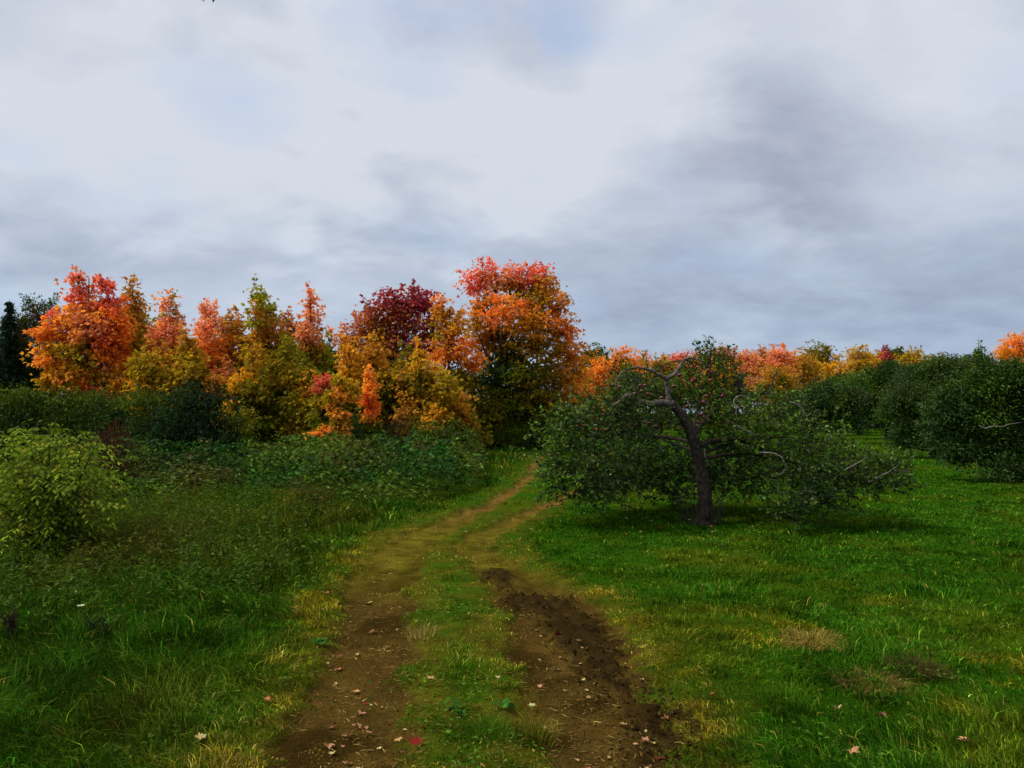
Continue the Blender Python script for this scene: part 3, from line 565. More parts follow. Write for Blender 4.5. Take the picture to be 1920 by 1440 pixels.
spruce('dark spruce at the left border with a thin bare tip', 13, 562, 31, 40); spruce('broad dark spruce behind the bare tipped one, close to the wispy dark green tree', 38, 590, 35, 46); spruce('dark spruce cut by the left border, lower than its neighbour', -22, 590, 29, 45)
spruce('spruce showing dark green in the gap left of the wine red crown', 628, 655, 44, 45)
ell_tree('broadleaf_tree', 'dark green tree with wispy tips left of the fiery maple', 'tree', (75, 790), 32.0, [(58, 575, 14, 14, APG, GRN), (75, 592, 26, 22, DGR, BRN), (98, 572, 9, 14, GRN, APG), (45, 620, 26, 26, DGR, BRN), (85, 630, 26, 26, BRN, DGR), (60, 665, 38, 26, DGR, BRN), (50, 700, 44, 28, TEAL), (80, 725, 40, 26, DGR), (20, 640, 26, 30, DGR), (10, 690, 40, 30, DGR, TEAL)], dens=2.0, leaf=.14, tr=.09, spray=.3, tmpl=T_OVAL, mat=M_SHRUB, seed=50)
# shrubs
def shrub(label, base, D, blobs, dens=1.1, leaf=.11, tmpl=T_OVAL, seed=0, spray=.2, name='shrub', cat='shrub', group=None, **k):
    return ell_tree(name, label, cat, base, D, blobs, dens=dens, leaf=leaf, tr=.035, spray=spray, tmpl=tmpl, mat=M_SHRUB, crown_name='foliage', trunk_name='stem', seed=seed, group=group, **k)
K = (.011, .030, .010); shrub('dark blue green shrub, round and tall, in front of the left row of maples', (362, 885), 18.5, [(345, 745, 34, 20, K, DGR), (388, 752, 36, 22, K, DGR), (325, 775, 40, 28, K, TEAL), (375, 790, 54, 34, K), (425, 790, 30, 34, K, GRN), (320, 815, 44, 30, K), (380, 830, 54, 34, K), (420, 840, 36, 26, K), (340, 855, 44, 20, K)], leaf=.10, seed=60)
shrub('broad dark green thicket under the fiery maple', (130, 830), 22.0, [(40, 745, 50, 22, DGR, GRN), (110, 752, 50, 20, GRN, DGR), (180, 758, 44, 22, GRN, DGR), (232, 775, 36, 28, DGR, TEAL), (30, 785, 60, 26, DGR), (110, 790, 60, 26, DGR, GRN), (190, 800, 50, 26, DGR), (250, 820, 40, 26, DGR), (100, 825, 60, 26, DGR), (20, 830, 50, 26, DGR)], seed=61)
shrub('green leafed thicket behind the dark round shrub', (275, 850), 21.0, [(275, 750, 40, 22, DGR, GRN), (300, 790, 40, 26, DGR), (455, 800, 30, 40, GRN, OLV), (270, 800, 30, 26, DGR)], seed=62)
shrub('purplish brown shrub beside the yellow green bush', (200, 935), 16.0, [(205, 820, 26, 22, (.06, .018, .016), BRN), (190, 850, 26, 24, (.05, .018, .016), DGR), (215, 880, 26, 26, (.07, .02, .02), BRN), (235, 840, 22, 22, (.05, .02, .016), DGR)], leaf=.08, seed=63)
shrub('bluish green shrub at the back edge of the vines', (690, 850), 23.5, [(685, 792, 28, 14, TEAL, DGR), (700, 812, 34, 18, (.012, .045, .022), DGR), (670, 815, 26, 18, TEAL, DGR)], seed=64)
shrub('rusty brown shrub beside the bluish green one', (748, 848), 23.5, [(748, 795, 22, 14, (.10, .04, .02), BRN), (745, 812, 28, 18, (.085, .035, .02), BRN)], leaf=.08, tmpl=T_NARROW, seed=65)
shrub('light green undergrowth at the foot of the tallest maple, left side', (800, 855), 24.0, [(795, 810, 26, 20, (.05, .09, .014), OLV), (835, 815, 30, 20, (.045, .085, .014), GRN), (868, 822, 24, 16, (.07, .11, .014), GRN)], seed=66)
shrub('green undergrowth at the back edge of the clearing', (930, 845), 33.0, [(895, 822, 26, 14, (.035, .06, .012), GRN), (930, 818, 30, 16, GRN), (970, 818, 34, 16, GRN, DGR), (1010, 818, 30, 16, DGR), (1050, 815, 34, 22, DGR)], seed=67)
shrub('low green bush in front of the dark round shrub', (280, 925), 17.0, [(230, 880, 40, 18, (.02, .055, .012), DGR), (290, 885, 44, 16, (.025, .06, .012), DGR), (350, 892, 44, 14, DGR, GRN), (420, 880, 40, 20, GRN, DGR)], leaf=.09, seed=68)
shrub('reddish brown weedy bush in front of the vines', (590, 985), 12.2, [(560, 925, 34, 16, BRN, OLV), (600, 935, 34, 18, (.07, .06, .015), BRN), (540, 945, 40, 18, (.06, .05, .012), OLV), (625, 955, 26, 14, (.05, .06, .01), OLV)], leaf=.06, tmpl=T_NARROW, spray=.13, seed=69)

# yellow green bush with feathery compound leaves, left foreground
def compound_bush():
    D0 = 8.4; b = gpt(95, 775+2368/D0); b[2] = gz(b[0], b[1]); root = thing('leafy_bush', 'yellow green bush with feathery leaves at the left border', 'bush', b)
    tb = Tubes(); P = []; dr = []; sz = []; co_ = []
    tips = [(105, 788), (70, 792), (150, 796), (30, 800), (185, 822), (200, 860), (60, 806), (95, 800), (130, 808), (160, 815), (20, 822), (-30, 815), (45, 840), (110, 835), (175, 850), (150, 880), (80, 870), (10, 870), (-50, 850), (185, 900), (120, 920), (50, 925), (170, 940), (0, 950), (-40, 920), (90, 960), (150, 975), (30, 985), (75, 830), (140, 850), (-70, 880), (60, 890)]
    for (px, py) in tips:
        t = at(px, py, D0+U(-.8, .8))-b; s = np.array([U(-.25, .25), U(-.2, .2), 0]); m = s*.6+t*.4+np.array([0, 0, t[2]*.2]); cv = curve([s, m, t], 10); tb.add(cv, np.linspace(.013, .003, len(cv)), 5)
        for k in range(27):
            u = U(.28, 1.0); q = cv[min(len(cv)-1, int(u*(len(cv)-1)))]; a = U(0, 6.28); L = U(.14, .24)
            e = q+np.array([math.cos(a)*L, math.sin(a)*L, U(-.02, .10)]); tip = q+np.array([math.cos(a)*L*1.75, math.sin(a)*L*1.75, U(-.16, -.02)]); rc = curve([q, e, tip], 5); tb.add(rc, .0018, 3)
            ax = np.array([-math.sin(a), math.cos(a), 0]); cc = np.array([.135, .20, .010])*math.exp(rng.normal(0, .25)) if U(0, 1) > .1 else np.array([.2, .2, .015])
            for j in range(1, 6):
                pp = rc[j*2-1 if j*2-1 < len(rc) else -1]; fw = (tip-q)/np.linalg.norm(tip-q)
                for sg in (-1, 1):
                    d = ax*sg*.8+fw*.6+np.array([0, 0, -.25]); l = U(.055, .085); P.append(pp+d/np.linalg.norm(d)*l*.5); dr.append(d); sz.append(l); co_.append(cc)
            d = fw+[0, 0, -.3]; P.append(tip+d*.03); dr.append(d); sz.append(.08); co_.append(cc)
    leaves('foliage', np.array(P), np.array(dr), np.array(sz), np.array(co_), M_SHRUB, root, (T_NARROW[0]*[1.35, 1, 1], T_NARROW[1]), .35, .15); tb.build('stem', M_STEM, root)
compound_bush()

# ------------------------------------------------------------------ the old apple tree beside the track
APM, nt_, n_, L_, b_ = mat_base('apple_skin')
def _apm():
    g = n_.new('ShaderNodeNewGeometry'); t = n_.new('ShaderNodeTexNoise'); t.inputs['Scale'].default_value = 22; t.inputs['Detail'].default_value = 4; L_.new(g.outputs['Position'], t.inputs['Vector'])
    r = n_.new('ShaderNodeValToRGB'); r.color_ramp.elements[0].position = .35; r.color_ramp.elements[1].position = .75; r.color_ramp.elements[0].color = (.07, .006, .012, 1); r.color_ramp.elements[1].color = (.17, .018, .015, 1)
    L_.new(t.outputs[0], r.inputs[0]); L_.new(r.outputs[0], b_.inputs['Base Color']); b_.inputs['Roughness'].default_value = .35
_apm()
def apple_mesh(r):
    th = np.linspace(0, math.pi, 13); k = 16; V = []
    for t in th:
        rad = math.sin(t)*(1+.10*math.cos(t)); z = math.cos(t)*.92
        z -= .30*math.exp(-(t/.35)**2)+0; z += .16*math.exp(-((math.pi-t)/.35)**2)
        for j in range(k): V.append((r*rad*math.cos(j*2*math.pi/k), r*rad*math.sin(j*2*math.pi/k), r*z))
    Fc = []
    for i in range(12):
        for j in range(k): Fc.append((i*k+j, (i+1)*k+j, (i+1)*k+(j+1) % k, i*k+(j+1) % k))
    return np.array(V), Fc
def main_apple():
    D0 = 2368/(978-775); b = np.array([*gpt(1320, 978)[:2], 0]); b[2] = gz(b[0], b[1])
    root = thing('apple_tree', 'old leaning apple tree with bare forked limb and red apples by the track', 'apple tree', b)
    A = lambda px, py, dd=0.0: at(px, py, D0+dd)-b
    tr = Tubes()
    tr.add(curve([A(1320, 988), A(1322, 955), A(1320, 920), A(1314, 880), A(1303, 835), A(1290, 798), A(1270, 768), A(1250, 750)], 7), np.interp(np.linspace(0, 1, 50), [0, .06, .2, .45, .75, 1], [.20, .138, .104, .088, .078, .06]), 14, .16)
    tr.build('trunk', M_APBARK, root)
    def limb(pts, r0, r1, mat=M_APBARK, name='limb', k=8):
        t = Tubes(); cv = curve(pts, 6); cv = cv+rng.normal(0, .22, cv.shape)*min(r0, .03); t.add(cv, .66*np.exp(rng.normal(0, .07, len(cv)))*np.linspace(r0, r1, len(cv))*(1+.08*np.sin(np.arange(len(cv))*1.3)), k, .15); return t.build(name, mat, root)
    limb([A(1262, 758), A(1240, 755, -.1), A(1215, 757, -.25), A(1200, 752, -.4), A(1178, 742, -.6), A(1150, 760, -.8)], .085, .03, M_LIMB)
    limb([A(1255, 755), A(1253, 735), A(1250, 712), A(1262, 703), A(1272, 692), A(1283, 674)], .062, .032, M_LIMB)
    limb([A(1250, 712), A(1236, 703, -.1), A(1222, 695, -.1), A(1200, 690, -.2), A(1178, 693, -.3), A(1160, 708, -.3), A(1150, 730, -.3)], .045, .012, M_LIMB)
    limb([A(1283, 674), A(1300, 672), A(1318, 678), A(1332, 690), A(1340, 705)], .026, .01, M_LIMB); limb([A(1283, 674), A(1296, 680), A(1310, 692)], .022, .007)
    limb([A(1283, 676), A(1265, 678, .1), A(1248, 682, .1), A(1235, 695, .1)], .018, .006); limb([A(1200, 690, -.2), A(1195, 705, -.2), A(1190, 720, -.2)], .014, .005)
    limb([A(1312, 838), A(1335, 828, .2), A(1375, 824, .4), A(1410, 832, .4), A(1440, 842, .2), A(1462, 855, .1), A(1472, 875, 0), A(1462, 893, 0)], .066, .018)
    limb([A(1300, 815), A(1340, 770, .6), A(1385, 742, .8), A(1440, 738, .8), A(1490, 752, .6), A(1506, 775, .4), A(1512, 800, .3)], .055, .02)
    limb([A(1440, 738, .8), A(1455, 700, .9), A(1462, 690, .9)], .03, .01)
    limb([A(1305, 830), A(1250, 820, .7), A(1180, 815, 1.0), A(1100, 820, .9), A(1040, 860, .2), A(1020, 900, 0)], .05, .012)
    limb([A(1308, 850), A(1260, 830, .6), A(1200, 815, 1.0), A(1130, 830, 1.3)], .034, .015)
    limb([A(1318, 860), A(1400, 850, .3), A(1500, 870, .2), A(1600, 900, .1), A(1680, 905, 0)], .04, .01)
    limb([A(1312, 850), A(1420, 820, .9), A(1540, 830, 1.2), A(1640, 870, 1.0)], .04, .01)
    limb([A(1300, 815), A(1310, 760, .5), A(1325, 700, .6), A(1335, 650, .6)], .04, .008)
    for p in ([(1405, 812, -.6), (1385, 800, -.7), (1362, 788, -.8)], [(1382, 765, -.3), (1378, 752, -.3), (1390, 744, -.3), (1402, 746, -.2), (1412, 757, -.2)], [(1382, 765, -.3), (1380, 775, -.3), (1384, 785, -.3)],
              [(1425, 848, -.5), (1455, 853, -.5), (1468, 862, -.5), (1474, 876, -.5), (1466, 888, -.5), (1455, 896, -.5)], [(1320, 842, -.3), (1324, 858, -.3), (1330, 873, -.3)], [(1478, 752, -.3), (1495, 760, -.3), (1508, 775, -.3), (1513, 790, -.3)],
              [(1580, 882, -.8), (1600, 870, -.9), (1625, 856, -.9)], [(1630, 903, -.7), (1665, 885, -.8), (1690, 868, -.8)]):
        limb([A(*q)+rng.normal(0, .012, 3) for q in p], .016, .004, M_PALE, 'dead_branch', 6)
    # broken dark stub with torn wood
    t = Tubes(); t.add(curve([A(1383, 745, .6), A(1384, 730, .6), A(1387, 712, .6), A(1391, 696, .6)], 4), [.05, .06, .065, .07, .075, .07, .065, .06, .055, .05, .045, .03, .012], 8, .35); t.add(curve([A(1388, 710, .6), A(1378, 708, .55), A(1370, 706, .5)], 3), np.linspace(.03, .008, 7), 6, .3)
    t.build('broken_stub', M_BARK, root)
    # crown
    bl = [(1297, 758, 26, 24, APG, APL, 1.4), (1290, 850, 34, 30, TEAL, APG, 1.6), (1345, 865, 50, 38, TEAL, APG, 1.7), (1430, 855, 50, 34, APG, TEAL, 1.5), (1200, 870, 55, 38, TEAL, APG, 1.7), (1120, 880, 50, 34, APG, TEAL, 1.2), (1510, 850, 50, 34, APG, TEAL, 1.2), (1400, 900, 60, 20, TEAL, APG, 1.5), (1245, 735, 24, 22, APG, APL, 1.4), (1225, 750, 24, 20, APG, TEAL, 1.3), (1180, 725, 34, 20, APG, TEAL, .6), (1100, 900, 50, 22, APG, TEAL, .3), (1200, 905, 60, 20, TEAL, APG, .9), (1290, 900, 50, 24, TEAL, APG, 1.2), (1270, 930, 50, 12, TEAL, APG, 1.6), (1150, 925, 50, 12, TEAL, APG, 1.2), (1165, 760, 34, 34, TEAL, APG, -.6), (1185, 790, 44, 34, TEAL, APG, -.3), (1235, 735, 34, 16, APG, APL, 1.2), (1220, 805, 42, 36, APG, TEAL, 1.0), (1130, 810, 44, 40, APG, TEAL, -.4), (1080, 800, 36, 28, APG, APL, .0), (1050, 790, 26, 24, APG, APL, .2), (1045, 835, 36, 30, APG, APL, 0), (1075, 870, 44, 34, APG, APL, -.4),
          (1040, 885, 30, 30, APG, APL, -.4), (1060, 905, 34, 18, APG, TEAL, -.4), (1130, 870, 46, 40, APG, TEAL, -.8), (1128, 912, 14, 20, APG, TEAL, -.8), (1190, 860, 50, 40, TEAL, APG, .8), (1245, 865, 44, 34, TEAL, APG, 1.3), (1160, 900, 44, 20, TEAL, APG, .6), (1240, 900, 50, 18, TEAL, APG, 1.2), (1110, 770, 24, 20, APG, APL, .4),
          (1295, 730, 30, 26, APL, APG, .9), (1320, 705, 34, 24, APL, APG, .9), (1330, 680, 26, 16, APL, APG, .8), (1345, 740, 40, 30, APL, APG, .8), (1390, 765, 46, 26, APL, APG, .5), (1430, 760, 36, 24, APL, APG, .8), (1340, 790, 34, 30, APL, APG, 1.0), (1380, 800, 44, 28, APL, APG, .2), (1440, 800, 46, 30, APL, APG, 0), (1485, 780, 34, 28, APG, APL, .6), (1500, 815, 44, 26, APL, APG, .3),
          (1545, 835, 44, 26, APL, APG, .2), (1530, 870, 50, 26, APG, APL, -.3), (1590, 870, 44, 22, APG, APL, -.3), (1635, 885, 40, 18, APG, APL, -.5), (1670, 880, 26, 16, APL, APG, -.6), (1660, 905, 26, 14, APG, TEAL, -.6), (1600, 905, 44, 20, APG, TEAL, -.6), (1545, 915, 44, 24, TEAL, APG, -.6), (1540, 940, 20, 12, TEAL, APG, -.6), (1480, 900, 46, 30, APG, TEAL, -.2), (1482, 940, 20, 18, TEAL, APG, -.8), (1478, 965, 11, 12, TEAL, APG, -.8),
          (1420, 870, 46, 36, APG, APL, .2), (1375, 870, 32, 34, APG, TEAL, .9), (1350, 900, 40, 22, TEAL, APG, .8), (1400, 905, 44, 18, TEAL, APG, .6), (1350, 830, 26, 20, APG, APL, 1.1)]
    P_, D_, C_ = [], [], []; tw = Tubes(); k = D0/F
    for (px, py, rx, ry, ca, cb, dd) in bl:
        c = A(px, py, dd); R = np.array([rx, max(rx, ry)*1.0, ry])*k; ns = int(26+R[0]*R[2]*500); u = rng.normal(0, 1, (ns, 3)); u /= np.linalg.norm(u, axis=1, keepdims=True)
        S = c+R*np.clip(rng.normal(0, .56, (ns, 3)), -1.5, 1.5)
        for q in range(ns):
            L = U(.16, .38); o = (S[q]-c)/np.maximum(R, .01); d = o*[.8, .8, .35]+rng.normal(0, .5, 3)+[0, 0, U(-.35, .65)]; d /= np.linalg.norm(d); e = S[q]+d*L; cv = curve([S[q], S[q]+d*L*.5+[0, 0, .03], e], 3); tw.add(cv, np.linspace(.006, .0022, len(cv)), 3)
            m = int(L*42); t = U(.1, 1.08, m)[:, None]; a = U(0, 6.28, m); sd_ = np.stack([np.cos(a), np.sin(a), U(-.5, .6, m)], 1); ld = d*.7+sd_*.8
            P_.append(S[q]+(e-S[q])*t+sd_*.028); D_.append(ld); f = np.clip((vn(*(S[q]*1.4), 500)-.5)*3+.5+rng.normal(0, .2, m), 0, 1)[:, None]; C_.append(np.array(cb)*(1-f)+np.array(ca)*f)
    # upright water shoots against the sky
    for (px, py, h, dd) in ((1325, 678, 48, .6), (1340, 672, 42, .6), (1334, 676, 30, .7), (1316, 682, 26, .6), (1300, 690, 20, .7), (1212, 690, 34, .2), (1230, 690, 22, .3), (1243, 692, 14, .4), (1178, 700, 22, -.2), (1362, 700, 30, .6), (1258, 690, 12, .5), (1424, 760, 40, .6), (1345, 690, 34, .5), (1275, 720, 30, .5), (1540, 825, 30, .2), (1580, 850, 34, .1), (1625, 868, 30, -.3), (1660, 880, 36, -.5), (1690, 885, 26, -.5), (1705, 890, 18, -.5), (1500, 800, 30, .3), (1470, 770, 30, .4), (1060, 790, 26, 0), (1030, 805, 22, 0), (1085, 775, 30, .1), (1110, 765, 22, .2)):
        s = A(px, py+14, dd); e = A(px+U(-4, 6), py-h, dd); cv = curve([s, (s+e)/2+rng.normal(0, .02, 3), e], 4); tw.add(cv, np.linspace(.007, .0025, len(cv)), 4); m = int(h*.75); t = U(.15, 1, m)[:, None]; a = U(0, 6.28, m); sd_ = np.stack([np.cos(a), np.sin(a), U(.1, .8, m)], 1)
        P_.append(s+(e-s)*t+sd_*.035); D_.append(sd_); C_.append(np.tile(APL, (m, 1)))
    P = np.concatenate(P_); ok = P[:, 2] > .03; col = np.concatenate(C_)*np.exp(rng.normal(0, .25, (len(P), 1)))
    pale = U(0, 1, len(P)) < .012; col[pale] = [.16, .22, .10]
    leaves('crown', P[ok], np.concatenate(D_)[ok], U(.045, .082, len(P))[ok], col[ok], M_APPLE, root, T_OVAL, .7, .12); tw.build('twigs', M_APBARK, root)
    # suckers round the foot
    s = Tubes()
    for i in range(46):
        a = U(0, 6.28); r = U(.2, .36); h = U(.2, .6); s.add(curve([[r*math.cos(a), r*math.sin(a), -.02], [r*1.1*math.cos(a), r*1.1*math.sin(a), h*.6], [r*U(.9, 1.5)*math.cos(a), r*U(.9, 1.5)*math.sin(a), h]], 3), np.linspace(.006, .002, 7), 3)
    s.build('suckers', M_BARK, root)
    V, Fc = apple_mesh(.031); me0 = None
    spots = [(1185, 727, -.7), (1170, 735, -.8), (1193, 740, -.9), (1205, 735, -.8), (1212, 742, -.9), (1187, 750, -1), (1160, 728, -.7), (1148, 725, -.7), (1275, 700, -.1), (1270, 696, .0), (1262, 722, -.2), (1327, 694, .1), (1331, 697, .1), (1305, 712, .2), (1299, 716, .2), (1325, 740, -.2), (1320, 752, -.3), (1355, 737, .1), (1357, 742, .0), (1206, 790, -.6), (1195, 797, -.9), (1215, 793, -.6), (1145, 800, -1), (1141, 806, -1),
             (1083, 797, -.6), (1090, 792, -.6), (1313, 775, -.3), (1318, 782, -.3), (1310, 790, -.3), (1288, 762, -.2), (1170, 755, -1), (1230, 800, -.4), (1240, 745, -.2), (1250, 728, -.2), (1100, 800, -.7), (1420, 765, -.2), (1178, 770, -1), (1210, 722, -.5), (1198, 722, -.5), (1334, 715, .1)]
    for (px, py, dd) in spots:
        if me0 is None: o = mesh_np('apple', V, np.array(Fc).ravel(), np.full(len(Fc), 4), APM, root, smooth=True); me0 = o
        else: o = me0.copy(); C.objects.link(o); o.parent = root
        o.location = tuple(A(px+U(-3, 3), py+U(-3, 3), dd+.38)); o.rotation_euler = (U(-.5, .5), U(-.5, .5), U(0, 6)); 
    return root
main_apple()

# ------------------------------------------------------------------ orchard on the right
def orchard(label, base, D, blobs, shoots=(), leaf=.085, dens=1.4, spray=.2, seed=0, tr=.13, pale=()):
    blobs = [(q[0], q[1], q[2]*1.12, q[3]*1.12, *q[4:]) for q in blobs]; dens *= 1.7; tr *= .8
    def ex(tb):
        for (px, yb, yt) in shoots: tb.add(curve([at(px, yb+15, D), at(px, yt, D)], 4), .006, 3)
    r = ell_tree('apple_tree', label, 'apple tree', base, D, blobs, dens=dens, leaf=leaf, tr=tr, spray=spray, tmpl=T_OVAL, mat=M_APPLE, group='apple trees in the orchard row on the right', seed=seed, droop=-.1, extra=ex, barkm=M_BARK, flat=.8, shoots=9)
    if shoots:
        P = []; d = []
        for (px, yb, yt) in shoots:
            m = int((yb-yt)*1.0*D/12)+6; t = U(0, 1, m)[:, None]; a = U(0, 6.28, m); s_ = np.stack([np.cos(a), np.sin(a), U(.1, .7, m)], 1); P.append(at(px, yb, D)+(at(px+2, yt, D)-at(px, yb, D))*t+s_*.045*max(1, D/20)-np.array(r.location)); d.append(s_)
        P = np.concatenate(P); leaves('shoot_leaves', P, np.concatenate(d), leaf*U(.7, 1.1, len(P)), np.tile(APL, (len(P), 1)), M_APPLE, r, T_OVAL)
    for i, p in enumerate(pale):
        t = Tubes(); b = np.array(r.location); cv = curve([at(q[0], q[1], D-q[2])-b for q in p], 6); t.add(cv, np.linspace(.016, .004, len(cv)), 5, .3); t.build('dead_branch', M_PALE, r)
O = APG; N = (.030, .070, .012); Q = (.045, .065, .012)
def clumps(x0, x1, tops, ybot, n, rmin, rmax, seed):
    """uneven clumps filling a crown: tops = skyline height at x0, middle and x1"""
    r = np.random.default_rng(seed); out = []; cols = [O, N, Q, APL, N]
    for i in range(n):
        x = x0+(x1-x0)*(i+r.uniform(.1, .9))/n if i % 2 else r.uniform(x0, x1); top = np.interp(x, [x0, (x0+x1)/2, x1], tops); k = r.uniform(0, 1)
        R_ = r.uniform(rmin, rmax); y = top+R_*.7+(ybot-top-R_*1.2)*k**(1.1) if i % 3 else top+R_*.6+r.uniform(-8, 10)
        out.append((x, y, R_*r.uniform(.8, 1.35), R_*r.uniform(.55, .9), cols[int(r.integers(0, 5))] if k < .6 else (O, N)[int(r.integers(0, 2))], (O, N)[int(r.integers(0, 2))]))
    return out
orchard('nearest orchard tree, filling the right border with drooping dark leaves', (1905, 903), 18.5, clumps(1765, 2010, (745, 684, 705), 885, 44, 20, 40, 1)+[(1860, 880, 40, 18, N, O), (1930, 888, 44, 18, N), (1800, 850, 24, 20, N)],
        shoots=((1835, 700, 638), (1842, 700, 650), (1830, 700, 655), (1838, 700, 658), (1855, 700, 668), (1875, 700, 675), (1890, 695, 680)), seed=80, tr=.15, pale=(((1835, 798, 1.2), (1848, 803, 1.2), (1862, 799, 1.2), (1880, 800, 1.2), (1890, 796, 1.2), (1915, 792, 1.2)),))
orchard('second orchard tree from the right border, with shoots against the sky', (1748, 855), 28.5, clumps(1680, 1850, (735, 678, 712), 838, 36, 14, 32, 2)+[(1700, 815, 18, 16, N), (1760, 828, 30, 14, N, O)],
        shoots=((1748, 695, 665), (1762, 695, 668), (1770, 690, 675), (1800, 690, 676)), leaf=.10, seed=81)
orchard('orchard tree with a bare dark trunk standing on a patch of bright grass', (1665, 822), 50, clumps(1590, 1745, (722, 682, 716), 796, 34, 14, 28, 3), leaf=.15, spray=.3, seed=82, tr=.22)
orchard('orchard tree just left of the bare dark trunk, farther off', (1611, 817), 58, clumps(1550, 1650, (725, 705, 715), 798, 22, 12, 24, 4), leaf=.17, spray=.34, seed=83, tr=.2)
orchard('leftmost orchard tree, half hidden by the old leaning one', (1520, 828), 42, clumps(1480, 1600, (745, 725, 735), 808, 26, 12, 24, 5), leaf=.13, spray=.28, seed=84, tr=.16)
orchard('orchard tree peeping over the second one, with a flat broad crown', (1850, 829), 42, clumps(1700, 1930, (705, 672, 690), 800, 34, 14, 28, 6), leaf=.13, spray=.28, seed=85, tr=.16)
orchard('far orchard tree filling the gap right of the bare dark trunk', (1735, 826), 46, clumps(1690, 1790, (700, 690, 690), 795, 18, 14, 26, 7), leaf=.14, spray=.3, seed=86, tr=.16)
orchard('low far orchard tree behind the gap at the start of the row', (1570, 811), 66, clumps(1500, 1640, (735, 725, 730), 792, 18, 12, 22, 8), leaf=.2, spray=.36, seed=87, tr=.16)

orchard('orchard tree standing wholly past the right border', (2120, 900), 19, clumps(2000, 2230, (715, 690, 720), 880, 36, 22, 40, 9), seed=88, tr=.15)
ell_tree('broadleaf_tree', 'dark green tree wholly past the left border', 'tree', (-110, 790), 32, [(-110, 620, 50, 40, DGR, GRN), (-80, 680, 60, 40, DGR), (-150, 680, 50, 40, DGR, GRN), (-110, 740, 80, 40, DGR)], dens=1.2, leaf=.15, tmpl=T_OVAL, mat=M_SHRUB, seed=51)
# ------------------------------------------------------------------ far treeline
far = [(1112, 672, 28, GRN, OLV, 'dark green crown of the far treeline touching the tallest maple'), (1128, 700, 30, ORG, BUO, 'orange far crown just right of the tallest maple'), (1165, 680, 34, ORG, OLO, 'rounded orange far crown over the left side of the old apple tree'), (1200, 688, 28, PINK, OLV, 'pinkish far crown behind the arching bare twig'),
       (1240, 690, 30, OLO, OLV, 'dull orange far crown behind the forked limb'), (1275, 684, 26, RED, PINK, 'reddest far crown, right behind the tip of the forked limb'), (1312, 682, 28, BUO, OLO, 'brown red far crown behind the tall water shoots'), (1358, 672, 28, BUO, OLV, 'brown red far crown right of the tall water shoots'), (1400, 682, 30, PINK, OLO, 'pink orange far crown behind the broken stub'),
       (1432, 676, 28, BUO, OLO, 'russet far crown right of the broken stub'), (1465, 672, 26, PINK, ORG, 'rose coloured far crown left of the green gold one'), (1500, 690, 36, OLO, OLY, 'wide olive orange far crown in front of the green gold one'), (1535, 672, 34, OLV, YEL, 'green gold far crown with a see through right edge'), (1612, 678, 30, YEL, YEO, 'golden yellow far crown, brightest of the treeline'),
       (1642, 682, 24, YEL, YEO, 'smaller yellow far crown touching the brightest one'), (1678, 670, 24, GRN, OLV, 'dark green far crown between yellow and gold brown ones'), (1712, 674, 26, OLY, YEO, 'gold brown far crown right of the dark green one'), (1662, 668, 12, BUR, RED, 'small crimson far crown beside the yellow ones'), (1905, 655, 32, ORG, YEO, 'orange far crown at the right border'),
       (1570, 700, 22, YEO, OLV, 'low amber far crown in the dip of the treeline'), (1455, 715, 36, OLO, OLV, 'low rusty far crown behind the apple tree limbs'), (1350, 715, 40, OLO, OLV, 'low brown far crown behind the water shoots'), (1180, 725, 40, OLV, GRN, 'low green far crown behind the left apple boughs'), (1110, 740, 34, YEO, BUO, 'low amber and wine far crown at the right foot of the tallest maple'),
       (1255, 728, 40, OLV, GRN, 'low olive far crown behind the forked limb'), (1760, 690, 30, OLV, OLY, 'olive far crown behind the orchard shoots'), (1830, 690, 34, GRN, OLV, 'green far crown behind the nearest orchard tree'), (1975, 662, 36, OLO, OLV, 'olive orange far crown just past the right border'), (2050, 665, 36, YEO, OLV, 'amber far crown some way past the right border'), (2130, 668, 36, OLY, GRN, 'olive far crown farthest past the right border')]
for i, (px, py, r, ca, cb, lab) in enumerate(far):
    D = 78+(i*7) % 22; D = D-14 if py > 695 else D
    bl = [(px, py, r*.8, r*.75, ca, cb), (px-r*.55, py+r*.35, r*.55, r*.5, ca, cb), (px+r*.55, py+r*.3, r*.55, r*.5, ca, cb), (px, py+r, r*.85, r*.7, cb, ca), (px+r*.2, py-r*.35, r*.4, r*.4, ca), (px-r*.3, py-r*.2, r*.4, r*.35, ca), (px, py+r*1.8, r*.9, r*.7, cb, OLV)]
    ell_tree('treeline_maple', lab, 'maple tree', (px, 790), D, bl, dens=1.1, leaf=.28, tr=.16, spray=.55, shoots=2, up=False, group='maples of the far treeline', seed=100+i, twigs=False)

